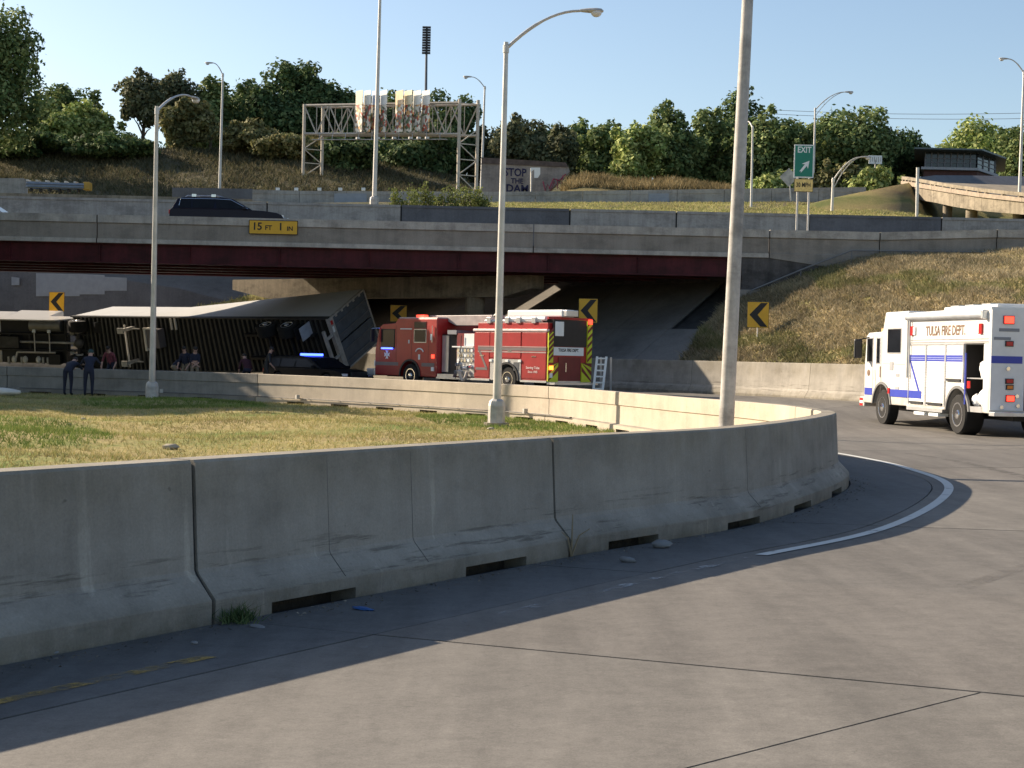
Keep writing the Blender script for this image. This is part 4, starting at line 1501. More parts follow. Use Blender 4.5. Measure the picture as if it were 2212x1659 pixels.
def speckle(name):
    """panel peppered with small coloured flecks that stand in for sun glare between the braces"""
    m, nt, bs = _new(name)
    bs.inputs['Roughness'].default_value = .5
    v = _map(nt, (1, 1, 1))
    vo = nt.nodes.new('ShaderNodeTexVoronoi')
    vo.inputs['Scale'].default_value = 4.0
    nt.links.new(v, vo.inputs['Vector'])
    sx = nt.nodes.new('ShaderNodeSeparateColor')
    nt.links.new(vo.outputs['Color'], sx.inputs[0])
    cr = _ramp(nt, sx.outputs[0], [(0, (.75, .70, .6)), (.34, (.8, .76, .66)), (.44, (.5, .09, .05)), (.56, (.75, .42, .16)), (.68, (.14, .2, .1)), (.8, (.2, .17, .14)), (1, (.7, .7, .68))])
    cr.node.color_ramp.interpolation = 'CONSTANT'
    nt.links.new(cr, bs.inputs['Base Color'])
    return m


SPK = speckle('flecked sign panel')  # flecks painted in for glare and reflections
GLARE_TINTS = [mat('cream sign plank', (.82, .72, .50), .4, 0, var=.05), mat('white sign plank', (.86, .85, .80), .4, 0, var=.04), mat('pale blue sign plank', (.62, .70, .84), .4, 0, var=.06), mat('pale orange sign plank', (.84, .60, .36), .4, 0, var=.08)]  # plank tints painted in for sun glare on plain metal
PY = R(-48)
for (a0, a1, cols) in ((767, 837, (0, 1, 2, 1)), (853, 929, (3, 0, 1, 1))):
    n = 4
    for i in range(n):
        x0, x1 = a0 + (a1 - a0) * (i + .02) / n, a0 + (a1 - a0) * (i + .96) / n
        vm = (x0 + x1) / 2
        ff = (vm - 656) / (991 - 656)
        Yp = gl.y + (gr_.y - gl.y) * ff - .6
        cxp = at(vm, 240, Yp)
        wv = (x1 - x0) / F * Yp
        z1, z2, z0 = at(vm, 195.5, Yp).z, at(vm, 226, Yp).z, at(vm, 285.5, Yp).z
        # each plank is turned off the truss line so its face catches the low sun
        yw = PY
        dx, dy = math.cos(yw), math.sin(yw)
        L = wv / dx
        MB().box((cxp.x, Yp, (z1 + z2) / 2), (L, .04, z1 - z2), yw).build('sign_plank', GLARE_TINTS[cols[i]], t)
        MB().box((cxp.x, Yp, (z2 + z0) / 2 - .01), (L, .04, z2 - z0 - .02), yw).build('sign_plank', SPK, t)

# stadium light mast far behind
p0, p1 = at(919, 300, 240), at(922, 57, 240)
t = thing('light_mast', 'tall dark stadium light mast behind the gantry', 'light mast', (p0.x, p0.y, p0.z - 4))
zb = at(920, 118, 240).z
MB().tube([(p0.x, p0.y, p0.z - 4), (p1.x, p1.y, p1.z)], [.28, .16], 10).build('pole', mat('dark grey steel', (.10, .11, .13), .5, .3), t, smooth=True)
DKL = mat('dark floodlight housing', (.045, .05, .065), .6)
for k in range(11):
    z = zb + (p1.z - zb) * (k + .5) / 11
    for sx in (-.36, .36):
        MB().box((p1.x + sx, p1.y - .25, z), (.58, .35, .27), 0, 0, R(25)).build('floodlight', DKL, t)
    MB().box((p1.x, p1.y - .05, z - .1), (1.25, .1, .06)).build('crossarm', DKL, t)

# power lines in the sky on the right
for (v0, v1, lab) in ((232, 243, 'upper thin power line crossing the sky at the right'), (240, 256, 'lower thin power line crossing the sky at the right')):
    a_, c_ = at(1560, v0, 330), at(2420, v1 - 5, 300)
    pts_ = [a_.lerp(c_, u) - Vector((0, 0, 1.1 * math.sin(math.pi * u))) for u in np.linspace(0, 1, 16)]
    tag(MB().tube(pts_, .05, 5).build('power_line', mat('wire', (.16, .18, .21), .6), None), lab, 'power line', 'power lines')

# ================================================================== FAR WALLS, GRAFFITI ABUTMENT, CRASH CUSHION
fb = thing('highway_barrier', 'far highway barrier on the other side of the grass verge', 'barrier', at(1200, 438, 110))
fj = list(range(545, 1880, 102))
for i, (a_, c_) in enumerate(zip(fj[:-1], fj[1:])):
    def tb(v):
        top = np.interp(v, [545, 650, 1100, 1600, 1850], [410, 413, 415, 408.5, 405])
        bot = np.interp(v, [545, 650, 1100, 1600, 1850], [440, 440, 442, 441, 443])
        return top, bot
    q = []
    for v in (a_ + .4, c_ - .4):
        tp, bt = tb(v)
        q.append((at(v, tp, 110.4), at(v, bt, 110.4)))
    b = MB()
    for (yy0, yy1, z0, z1) in ((0, .35, -.2, 1.0), (-.03, .38, .74, 1.02)):
        vs = []
        for tpv, btv in q:
            H_ = tpv.z - btv.z
            for y_, zf in ((yy0, z0), (yy1, z0), (yy1, z1), (yy0, z1)):
                vs.append(Vector((tpv.x, 110.4 + y_, btv.z + H_ * zf)))
        b.add(vs, [[0, 1, 2, 3], [7, 6, 5, 4], [0, 4, 5, 1], [1, 5, 6, 2], [2, 6, 7, 3], [3, 7, 4, 0]])
    b.build('barrier_segment', CONC_BAND2, fb)
for (x0, x1) in ((722, 792), (1401, 1445)):
    MB().extrude([at(x0, 418, 110.35), at(x1, 418, 110.35), at(x1, 440, 110.35), at(x0, 440, 110.35)], (0, .03, 0)).build('paint_patch', GREY_PAINT, fb)
for v in range(1000, 1700, 127):
    MB().extrude([at(v, 441.5, 110.2), at(v + 36, 441.5, 110.2), at(v + 36, 444.5, 110.2), at(v, 444.5, 110.2)], (0, .2, 0)).build('drain_slot', CONC_RAMP, fb)
RG = 'small white reflectors on the walls'
for i, v in enumerate((600, 640, 690, 735, 785)):
    tag(MB().box(at(v, 408.5, 110.5), (.28, .1, .2)).build('reflector', SIGN_WHITE, None), ('leftmost small white reflector on the far barrier, near its left end', 'second small white reflector from the left on the far barrier', 'small white reflector on the far barrier between the gantry legs', 'small white reflector on the far barrier above the grey paint patch', 'rightmost small white reflector on the far barrier, left of the slim post')[i], 'reflector', RG)
fw = tag(MB().extrude([at(372, 405, 122), at(545, 408, 122), at(545, 436, 122), at(372, 432, 122)], (0, .4, 0)).build('low_wall', CONC_WALL, None), 'low grey wall behind the dark sport utility car', 'wall')
ew = tag(MB().extrude([at(-80, 384, 122), at(50, 385, 122), at(50, 424, 122), at(-80, 420, 122)], (0, 1.2, 0)).build('end_wall', CONC_BAND2, None), 'plain grey wall end at the left edge, left of the crash cushion', 'wall')
kb = []
for x in range(-100, 700, 60):
    kb.append((at(x, np.interp(x, [-100, 0, 300, 640], [414, 416.5, 423, 433]), 112), at(x, np.interp(x, [-100, 0, 300, 640], [424, 427, 432, 441]), 112)))
b = MB()
b.grid([[p for p, q in kb], [q for p, q in kb]])
b.grid([[p for p, q in kb], [p + Vector((0, 2.2, .05)) for p, q in kb]])
kind(b.build('road_kerb', CONC_RAMP), 'structure')

# crash cushion: steel bays with a yellow nose
t = thing('crash_cushion', 'grey crash cushion with a yellow nose on the shaded slope at the left', 'crash cushion', at(120, 408, 118))
STEELB = mat('blue-grey fender steel', (.20, .24, .30), .5, .3)
for k in range(6):
    x0, x1 = 92 + 0 * k, 0
    a_, c_ = 56 + 20.5 * k, 56 + 20.5 * (k + 1)
    z1, z0 = at(120, 393, 118).z - .012 * k, at(120, 407, 118).z
    p, q = at(a_, 400, 118), at(c_ + 3, 400, 118)
    zs = np.linspace(z0, z1, 7)
    yo = [0, -.1, 0, 0, -.1, 0, 0]
    b = MB()
    b.grid([[Vector((x, 118 + yo[j] - .01 * k, zs[j])) for j in range(7)] for x in (p.x, q.x)])
    b.build('fender_panel', STEELB, t)
    MB().grid([[Vector((x, 118.7 - yo[j], zs[j])) for j in range(7)] for x in (p.x, q.x)]).build('fender_panel', STEELB, t)
    MB().box((p.x + .1, 118.35, z1 + .07), (.16, .8, .14)).build('diaphragm', GALV if k % 2 else GALV_BRIGHT, t)
    MB().box((p.x + .3, 118.35, z0 - .12), (.12, .5, .24)).build('foot', BLACK, t)
p = at(184, 400, 118)
MB().box((p.x + .1, 118.35, (z0 + z1) / 2 + .02), (.5, .8, .62)).build('nose', mat('yellow nose plate', (.42, .25, .03), .5), t, bevel=.05)

# graffiti on an old abutment
t = thing('graffiti_abutment', 'pale concrete abutment spray painted with dark letters and a pink scrawl', 'wall', at(1130, 412, 132))
YG = 132
poly = [at(1040, 424, YG), at(1172, 424, YG), at(1198, 402, YG), at(1231, 371, YG), at(1228, 360, YG), at(1110, 356, YG), at(1040, 352, YG)]
MB().extrude(poly, (0, 2.5, 0)).build('face', concrete('grimy pale abutment', (.34, .30, .27), dark=.65, streak=.5, big=.3, fine=6), t)
MB().extrude([at(1040, 353, YG - .1), at(1228, 361, YG - .1), at(1222, 351, YG - .1), at(1040, 340, YG - .1)], (0, 3, 0)).build('coping', mat('brown coping', (.10, .075, .065), .9, var=.3), t)
for s_, x, y, sz, sx in (('STOP', 1113, 373, .95, .84), ('THE', 1117, 391.5, .62, .95), ('DAM', 1117.5, 408, .92, .98)):
    q = at(x, y, YG - .02) - t.location
    text(s_, sz, frame(q, (1, -.0, -.02), (0, 0, 1)), 'lettering', NAVY_INK, t, .02, sx)
PINK = mat('pink spray paint', (.40, .07, .12), .8, var=.2)
b = MB()
path = [(1173, 392), (1178, 412), (1183, 398), (1190, 411), (1197, 392), (1205, 408), (1203, 386), (1212, 398), (1216, 380), (1222, 376), (1208, 390), (1196, 386), (1186, 408)]
b.tube([at(x, y, YG - .03) for x, y in path], .05, 4)
b.build('scrawl', PINK, t)
# pale posted board beside it
t2 = thing('board_sign', 'tall pale board on a post beside the pink scrawl', 'road sign', at(1148, 425, 129))
MB().extrude([at(1146, 362, 129), at(1167, 362, 129), at(1167, 376, 129), at(1162, 384, 129), at(1154, 384, 129), at(1154, 366, 129), at(1146, 372, 129)], (0, .06, 0)).build('panel', SIGN_WHITE, t2)
MB().tube([at(1147, 428, 129.1), at(1147.5, 363, 129.1)], .07, 6).build('post', GALV_BRIGHT, t2)

# ================================================================== RAMP BRIDGE AND PAVILION ON THE RIGHT
t = thing('ramp_bridge', 'cream concrete ramp bridge on round columns at the right edge', 'bridge', at(2080, 450, 102))
st = [(1950, 384, 391, 424.5, 116), (1966, 386, 392.5, 428.5, 113), (2017, 395, 401, 437, 107), (2060, 402, 408, 446.5, 103), (2121, 410.5, 417, 456, 98), (2212, 420, 427, 463.5, 93), (2330, 434, 441, 478, 88)]
for (a_, c_) in zip(st[:-1], st[1:]):
    b = MB()
    for (i0, i1, th) in ((2, 3, .45),):
        q = [at(a_[0], a_[i0], a_[4]), at(c_[0] - .3, c_[i0], c_[4]), at(c_[0] - .3, c_[i1], c_[4]), at(a_[0], a_[i1], a_[4])]
        b.extrude(q, (9.5, 1.2, 0))
    b.build('edge_beam', CONC_RAMP, t)
    q = [at(a_[0] - .6, a_[2], a_[4]), at(c_[0] - 1, c_[2], c_[4]), at(c_[0] - 1, c_[2] + 9, c_[4]), at(a_[0] - .6, a_[2] + 9, a_[4])]
    MB().extrude([p - Vector((.12, 0, 0)) for p in q], (.5, .05, 0)).build('kerb_beam', mat('tan kerb beam', (.30, .24, .18), .85, var=.2), t)
    MB().beam(at(a_[0], a_[1], a_[4]), at(c_[0], c_[1], c_[4]), .2, .22).build('rail', CONC_RAMP, t)
    for u in np.linspace(0.1, .9, 3):
        p = at(a_[0] + (c_[0] - a_[0]) * u, a_[1] + (c_[1] - a_[1]) * u, a_[4] + (c_[4] - a_[4]) * u)
        MB().box(p - Vector((-.05, 0, .18)), (.25, .3, .3)).build('rail_post', CONC_RAMP, t)
for vx, Y in ((2041, 106), (2093, 101.5), (2195, 97)):
    p1 = at(vx, 440, Y)
    MB().tube([(p1.x + .2, Y, p1.z - 2.6), (p1.x + .2, Y, p1.z)], .32 if vx < 2050 else .38, 18).build('column', CONC_RAMP, t, smooth=True)
wl2 = []
deckline = [(1975, 384, 120), (2020, 378.5, 126), (2100, 379, 132), (2212, 381, 134), (2340, 386, 134)]
b = MB()
b.grid([[at(x, y, Y) for x, y, Y in deckline], [at(x + 10, y + 22 + (i > 0) * 8, Y - 3) for i, (x, y, Y) in enumerate(deckline)]])
b.build('far_parapet', CONC_WALL, t)
em = thing('ramp_embankment', 'dark earth embankment below the ramp bridge', 'bank', at(1900, 470, 104))
kind(em, 'structure')
rid = [(1560, 452, 101), (1640, 450, 102), (1732, 445, 103), (1800, 427, 105), (1880, 411, 108), (1966, 394, 113), (2030, 425, 124), (2200, 440, 124), (2400, 450, 124)]
ft = [(1560, 492, 90), (1640, 494, 90), (1732, 497, 90), (1800, 500, 90), (1880, 503, 90), (1966, 507, 91), (2030, 494, 111), (2200, 498, 111), (2400, 504, 111)]
rows = []
for k in range(8):
    u = k / 7
    rows.append([at(a_[0] + (c_[0] - a_[0]) * u, a_[1] + (c_[1] - a_[1]) * u, a_[2] + (c_[2] - a_[2]) * u) + Vector((0, 0, .25 * math.sin(i * 2.1 + k))) * (0 if k in (0, 7) else 1) for i, (a_, c_) in enumerate(zip(rid, ft))])
rows = [[p + Vector((0, 7, -1)) for p in rows[0]]] + rows
MB().grid(rows).build('earth', turf('mixed bank', (.25, .21, .09), (.13, .15, .05), (.17, .125, .075), .16), em, smooth=True, angle=180)

t = thing('pavilion', 'dark glazed pavilion with a low hipped roof behind the ramp bridge', 'building', at(2060, 392, 172))
YP = 172
def hx(vx, dY, vy):
    return at(vx, vy, YP + dY)
plan = [(1998, 0), (2110, 0), (2150, 5), (2150, 14), (1998, 14)]
def ring(vy, grow=0.0, z=None):
    out = []
    cxm = at(2074, 350, YP + 7)
    for vx, dY in plan:
        p = at(vx, 350, YP + dY)
        q = cxm + (p - cxm) * (1 + grow)
        q.z = at(2074, vy, YP).z if z is None else z
        out.append(q)
    return out
def prismring(r0, r1, name, m, par=t):
    b = MB()
    n = len(r0)
    b.add(r0 + r1, [list(range(n)), [n + i for i in range(n)]] + [[i, (i + 1) % n, n + (i + 1) % n, n + i] for i in range(n)])
    return b.build(name, m, par)
prismring(ring(400, .03), ring(369.5, .03), 'brick_base', mat('dark red brick', (.085, .035, .03), .85, var=.3, scale=4))
prismring(ring(369, .10), ring(363.5, .10), 'ledge', mat('pale grey ledge', (.34, .34, .36), .7))
wall = prismring(ring(363.4, .0), ring(331, .0), 'window_wall', mat('dark window glass', (.02, .028, .035), .12, 0, var=.2))
r0, r1 = ring(363), ring(331)
for k, (i, j, n) in enumerate(((0, 1, 8), (1, 2, 3))):
    for u in np.linspace(0, 1, n + 1):
        p, q = r0[i].lerp(r0[j], u), r1[i].lerp(r1[j], u)
        MB().beam(p - Vector((0, .06, 0)), q - Vector((0, .06, 0)), .12, .1).build('mullion', mat('mullion grey', (.13, .13, .15), .5), t)
    for vv in (.33, .62):
        p, q = r0[i].lerp(r1[i], vv), r0[j].lerp(r1[j], vv)
        MB().beam(p - Vector((0, .05, 0)), q - Vector((0, .05, 0)), .08, .08).build('transom', mat('transom grey', (.13, .13, .15), .5), t)
prismring(ring(331, .02), ring(327, .02), 'eave_shade_band', BLACK)  # black band puts the shade under the eave into colour
ROOF = mat('grey-green metal roof', (.10, .125, .13), .5, .2, var=.15, scale=1.2)
e = ring(326, .30)
apex = [Vector((at(2045, 310, YP + 7).x, YP + 7, at(2045, 307.5, YP).z)), Vector((at(2072, 310, YP + 7).x, YP + 7, at(2072, 307.5, YP).z))]
b = MB()
e2 = [p - Vector((0, 0, .18)) for p in e]
b.add(e + apex + e2, [[0, 1, 6, 5], [1, 2, 6], [2, 3, 6], [3, 4, 5, 6], [4, 0, 5], [7, 8, 9, 10, 11]] + [[i, (i + 1) % 5, 7 + (i + 1) % 5, 7 + i] for i in range(5)])
b.build('roof', ROOF, t)

# ================================================================== VEHICLES
def wheel(parent, c, r, w, axis=(1, 0, 0), rim=CHROME, hubm=None, name='wheel', seg=26):
    """tyre with shoulder and a dished rim as its sub-part; axis points outwards (all in the parent's local frame)"""
    c, ax = Vector(c), Vector(axis).normalized()
    up = Vector((0, 0, 1)) if abs(ax.z) < .9 else Vector((0, 1, 0))
    a = ax.cross(up).normalized()
    b_ = ax.cross(a)
    def lathe(prof, m, nm, par):
        b = MB()
        n = seg
        for rr, h in prof:
            for j in range(n):
                t = 2 * math.pi * j / n
                b.v.append(c + ax * h + (a * math.cos(t) + b_ * math.sin(t)) * rr)
        for i in range(len(prof) - 1):
            for j in range(n):
                b.f.append([i * n + j, i * n + (j + 1) % n, (i + 1) * n + (j + 1) % n, (i + 1) * n + j]); b.m.append(0)
        b.f.append([j for j in range(n)]); b.m.append(0)
        b.f.append([(len(prof) - 1) * n + j for j in range(n)]); b.m.append(0)
        return b.build(nm, m, par, smooth=True, world=False, angle=40)
    ty = lathe([(r * .6, -w / 2), (r * .93, -w / 2), (r, -w / 2 + .04), (r, w / 2 - .04), (r * .93, w / 2), (r * .62, w / 2 - .005)], RUBBER, name, parent)
    lathe([(r * .61, w / 2 - .03), (r * .61, w / 2 + .004), (r * .54, w / 2 + .004), (r * .48, w / 2 - .07), (r * .30, w / 2 - .07), (r * .26, w / 2 - .02), (r * .2, w / 2 + .02), (r * .08, w / 2 + .03)], rim, 'rim', ty)
    return ty


def arc(yc, zc, r, z0, n=12, rev=False):
    """arch points over a wheel, from front to rear along y, starting and ending at height z0"""
    h = max(-.99, min(.99, (z0 - zc) / r))
    t0 = math.asin(h)
    ts = np.linspace(t0, math.pi - t0, n)
    p = [(yc + r * math.cos(t), zc + r * math.sin(t)) for t in ts]
    return p[::-1] if rev else p


def side_poly(pts, x0, x1):
    b = MB()
    b.extrude([Vector((x0, y, z)) for y, z in pts], (x1 - x0, 0, 0))
    return b


def lp(mb, name, m, parent, **k):
    return mb.build(name, m, parent, world=False, **k)


def lbox(name, m, parent, x0, x1, y0, y1, z0, z1, bevel=0.0, label=None):
    return MB().bx(x0, x1, y0, y1, z0, z1).build(name, m, parent, world=False, bevel=bevel, label=label)


# ------------------------------------------------------------------ white rescue truck
def white_truck():
    ph = R(8)
    t = thing('rescue_truck', 'white fire department rescue truck with blue stripes and an open side compartment', 'fire truck', (13.07, 38.07, .075), ph, 'fire trucks')
    W = 1.25
    # chassis
    lbox('chassis', BLACK, t, -.45, .45, .3, 8.0, .42, .72)
    # box body: core, then the left shell pieces around the open compartment
    lbox('body_core', WHITE, t, -.70, W, .06, 5.16, .78, 3.24, .03)
    lp(side_poly([(0.0, 2.36), (5.16, 2.36), (5.16, 3.24), (0.0, 3.27)], -W, -.69), 'upper_side', WHITE, t, bevel=.03)
    lp(side_poly([(.36, .62), (.36, 2.355), (0, 2.355), (0, .62)], -W, -.69), 'rear_post', WHITE, t, bevel=.02)
    pa = [(5.16, .62), (5.16, 2.355), (1.44, 2.355), (1.44, 1.14)] + [p for p in arc(1.8, .52, .72, .62, 16, rev=True) if p[0] > 1.44]
    lp(side_poly(pa, -W, -.69), 'side_panel', WHITE, t)
    lp(side_poly([(.36, .62), (.36, .76), (1.09, .76), (1.09, .62)], -W, -.69), 'sill', ALU, t)
    lbox('rear_wall', WHITE, t, -W, W, -.02, .05, .62, 3.27, .01)
    lbox('compartment_back', mat('dark locker lining', (.02, .02, .02), .95), t, -.74, -.72, .36, 1.44, .76, 2.355)
    lbox('compartment_jamb', mat('dark jamb lining', (.025, .022, .02), .95), t, -1.235, -.70, 1.40, 1.432, .80, 2.345)
    lbox('compartment_ceiling', mat('dark ceiling lining', (.02, .02, .02), .95), t, -1.235, -.70, .37, 1.40, 2.33, 2.352)
    lbox('shelf', ALU, t, -1.2, -.74, .38, 1.40, 1.46, 1.49)
    lbox('door_edge', BLUE, t, -1.285, -1.255, 1.30, 1.345, .80, 2.12)
    # roller doors with frames
    RS = concrete('roller door white', (.74, .73, .70), dark=.97, streak=.06, big=1, fine=2, bump=.05, rough=.4)
    _b = RS.node_tree.nodes['Principled BSDF']
    _w = RS.node_tree.nodes.new('ShaderNodeTexWave')
    _w.bands_direction = 'Z'
    _w.inputs['Scale'].default_value = 7.0
    RS.node_tree.links.new(_map(RS.node_tree, (1, 1, 1)), _w.inputs['Vector'])
    _bump(RS.node_tree, _b, _w.outputs['Fac'], .6, .02)
    for y0, y1, z0, z1 in ((3.88, 4.98, .70, 2.33), (2.62, 3.80, .70, 2.33), (1.50, 2.54, 1.36, 2.33)):
        d = lbox('roller_door', RS, t, -W - .012, -W + .02, y0, y1, z0, z1)
        f = MB()
        f.bx(-W - .03, -W, y0 - .04, y0 + .0, z0, z1 + .04)
        f.bx(-W - .03, -W, y1, y1 + .04, z0, z1 + .04)
        f.bx(-W - .03, -W, y0, y1, z1, z1 + .04)
        kind(f.build('door_frame', ALU, d, world=False), 'stuff')
        MB().bx(-W - .05, -W, y0 + .1, y1 - .1, z0 + .02, z0 + .08).build('lift_bar', BLACK, d, world=False)
    for z, nm in ((2.40, 'trim'), (2.47, 'trim')):
        lbox(nm, ALU, t, -W - .018, -W, .1, 5.1, z, z + .02)
    # blue striping
    for y0, y1 in ((3.88, 4.98), (2.62, 3.80), (1.50, 2.54)):
        lbox('blue_stripe', BLUE, t, -W - .018, -W - .012, y0, y1, 1.89, 2.06)
        for z in (1.94, 1.99):
            lbox('thin_line', SIGN_WHITE, t, -W - .021, -W - .018, y0 + .05, y1 - .05, z, z + .006)
    lp(side_poly([(4.98, 1.89), (4.86, 1.89), (4.10, .90), (4.22, .90)], -W - .018, -W - .012), 'blue_stripe', BLUE, t)
    lbox('blue_stripe', BLUE, t, -W - .020, -W - .003, 4.1, 6.33, .86, 1.07)
    lbox('blue_stripe', BLUE, t, -W - .010, -W - .003, 7.77, 8.36, .86, 1.07)
    # awning along the roof edge
    MB().tube([(-W - .06, .25, 3.08), (-W - .06, 5.12, 3.11)], .085, 12).build('awning', mat('grey awning casing', (.42, .44, .47), .4, .2), t, smooth=True, world=False)
    lbox('awning_cap', ALU, t, -W - .15, -W + .02, .16, .27, 2.97, 3.2, .02)
    MB().tube([(-W - .06, 5.05, 3.02), (-W - .05, 5.05, 1.42)], .03, 8).build('awning_leg', ALU, t, world=False)
    MB().tube([(-W - .06, 4.92, 3.02), (-W - .05, 4.92, 1.42)], .022, 8).build('awning_leg', ALU, t, world=False)
    text('TULSA FIRE DEPT.', .36, frame((-W - .004, 2.68, 2.70), (0, -1, 0), (0, 0, 1)), 'lettering', GOLD, t, .008, .88)
    for y in (.52, 4.86):
        lbox('marker_light', REDLENS, t, -W - .05, -W, y - .10, y + .06, 2.60, 2.86)
        lbox('marker_light', SIGN_WHITE, t, -W - .04, -W, y + (.07 if y < 1 else -.26), y + (.2 if y < 1 else -.12), 2.62, 2.84)
    # roof gear
    lbox('roof_box', WHITE, t, -.9, .9, .4, 3.6, 3.24, 3.36, .03)
    for y in (1.0, 2.0, 2.9):
        lbox('roof_hatch', ALU, t, -.8, .8, y, y + .5, 3.36, 3.40)
    # cab: raised rear part and low front part
    up = [(5.18, .62), (5.18, 3.30), (6.86, 3.30), (7.06, 2.74), (7.06, 1.24)] + [p for p in arc(7.0, .52, .72, .62, 16) if p[0] < 7.06]
    lp(side_poly(up, -W, W), 'crew_cab', WHITE, t, bevel=.03)
    lo = [(7.0, 1.24), (7.0, 2.74), (8.15, 2.72), (8.34, 2.62), (8.43, 1.75), (8.43, .62)] + [p for p in arc(7.0, .52, .72, .62, 16) if p[0] > 7.0]
    lo = [(7.07, 1.24), (7.07, 2.74), (8.15, 2.72), (8.34, 2.62), (8.43, 1.75), (8.43, .62)] + [p for p in arc(7.0, .52, .72, .62, 16) if p[0] > 7.07]
    lp(side_poly(lo, -W, W), 'front_cab', WHITE, t, bevel=.03)
    # windows
    def win(y0, y1, z0, z1, nm='window'):
        f = lbox(nm, ALU, t, -W - .012, -W, y0 - .03, y1 + .03, z0 - .03, z1 + .03)
        MB().bx(-W - .018, -W - .008, y0, y1, z0, z1).build('pane', GLASS, f, world=False)
    win(5.66, 6.62, 2.13, 2.80)
    win(7.22, 7.44, 1.82, 2.54)
    win(7.80, 8.22, 1.86, 2.54)
    lp(MB().add([(-1.1, 8.36, 2.55), (1.1, 8.36, 2.55), (1.15, 8.445, 1.76), (-1.15, 8.445, 1.76)], [[0, 1, 2, 3]]), 'windshield', GLASS, t)
    for y in (7.12, 7.50, 7.76):
        lbox('door_seam', STRIPE_GREY, t, -W - .004, -W + .01, y, y + .015, .95, 2.62)
    lbox('door_seam', STRIPE_GREY, t, -W - .004, -W + .01, 5.3, 6.95, 1.79, 1.805)
    for (y0, y1, z0, z1) in ((6.18, 6.44, 1.62, 1.86), (5.72, 5.96, 1.44, 1.52), (5.75, 5.98, 1.06, 1.14)):
        lbox('badge_plate', mat('grey badge', (.30, .30, .31), .5), t, -W - .012, -W, y0, y1, z0, z1)
    lbox('badge_plate', GOLD, t, -W - .012, -W, 7.12, 7.2, 1.40, 1.72)
    MB().tube([(-W - .035, 7.55, 1.32), (-W - .035, 7.55, 1.62)], .015, 6).build('grab_rail', CHROME, t, world=False)
    text('ENGINE', .11, frame((-W - .004, 8.06, 1.50), (0, -1, 0), (0, 0, 1)), 'lettering', STRIPE_GREY, t, .006) if False else None
    MB().ball((-W - .004, 8.08, 1.52), (.01, .13, .1), 10, 6).build('door_crest', GOLD, t, world=False)
    # mirror
    MB().tube([(-W, 8.1, 2.58), (-W - .32, 8.18, 2.5)], .02, 6).build('mirror_arm', BLACK, t, world=False)
    lbox('mirror', BLACK, t, -W - .45, -W - .2, 8.12, 8.22, 1.95, 2.52, .04)
    # roof beacon, marker lamps
    lbox('roof_light', mat('pale orange lens', (.8, .42, .22), .3), t, -1.1, -.7, 7.3, 7.55, 2.74, 2.84)
    for y, z in ((6.45, 1.02),):
        lbox('marker_light', REDLENS, t, -W - .03, -W, y - .07, y + .07, z - .08, z + .08)
    lbox('marker_light', REDLENS, t, -W - .03, -W, 1.05, 1.2, 1.22, 1.40)
    lbox('front_bumper', WHITE, t, -W, W, 8.4, 8.75, .5, .80, .03)
    for z in (.52, .60, .68):
        lbox('bumper_stripe', REDLENS if z != .60 else SIGN_WHITE, t, -W - .01, -W, 8.5, 8.74, z, z + .07)
    lbox('step', ALU, t, -W - .02, -.9, 2.7, 5.1, .53, .62)
    lbox('step_tread', SIGN_WHITE, t, -W - .05, -1.0, 2.9, 3.5, .42, .50)
    lbox('step_tread', SIGN_WHITE, t, -W - .05, -1.0, 3.8, 4.5, .42, .50)
    lbox('rear_step', ALU, t, -W, W, -.32, -.02, .56, .66, .01)
    for (yc, r, nm) in ((1.8, .70, 'wheel_arch'), (7.0, .70, 'wheel_arch')):
        b = MB()
        pts = arc(yc, .52, r + .05, .62, 16)
        inn = arc(yc, .52, r - .02, .62, 16)
        b.extrude([Vector((-W - .03, y, z)) for y, z in pts + inn[::-1]], (.06, 0, 0))
        lp(b, nm, mat('rubber-grey fender lip', (.16, .16, .16), .5), t)
        lbox('wheel_well', BLACK, t, -.66, .66, yc - .6, yc + .6, .5, 1.2)
    for sx in (-1, 1):
        wheel(t, (sx * 1.07, 7.0, .52), .52, .32, (sx, 0, 0))
        wheel(t, (sx * .99, 1.8, .52), .52, .52, (sx, 0, 0))
    lbox('rear_axle', BLACK, t, -.8, .8, 1.7, 1.9, .42, .62)
    # rear face: left column with lamps, centre with stripe
    lbox('rear_panel', WHITE_FLAT, t, -1.24, -.36, -.05, -.02, .70, 3.2)
    lbox('rear_seam', STRIPE_GREY, t, -.345, -.33, -.052, -.02, .7, 3.0)
    lbox('blue_stripe', BLUE, t, -1.24, -.42, -.058, -.05, 1.87, 2.05)
    lbox('blue_stripe', BLUE, t, -.30, 1.24, -.03, -.02, 1.87, 2.05)
    lbox('rear_door', WHITE_FLAT, t, -.30, 1.0, -.045, -.02, .8, 2.6)
    def lamp_(x, z, w, h, m, nm='warning_light'):
        f = lbox(nm, BLACK if m is not LIT_RED else REDLENS, t, x - w / 2 - .02, x + w / 2 + .02, -.085, -.05, z - h / 2 - .02, z + h / 2 + .02)
        MB().bx(x - w / 2, x + w / 2, -.095, -.08, z - h / 2, z + h / 2).build('lens', m, f, world=False)
    lamp_(-.81, 2.95, .24, .17, LIT_RED)
    lamp_(-.78, 2.36, .17, .10, REDLENS)
    lamp_(-.75, 1.43, .17, .09, REDLENS)
    lamp_(-.74, 1.28, .15, .08, AMBER)
    lamp_(-.72, 1.00, .19, .13, LIT_RED)
    lbox('vent_plate', mat('vent grey', (.22, .23, .25), .6), t, -1.05, -.52, -.06, -.05, 2.66, 2.74)
    lbox('vent_plate', mat('vent grey', (.22, .23, .25), .6), t, -1.18, -.74, -.06, -.05, 2.45, 2.52)
    lbox('porch_light', ALU, t, -.22, .9, -.12, -.04, 2.42, 2.58)
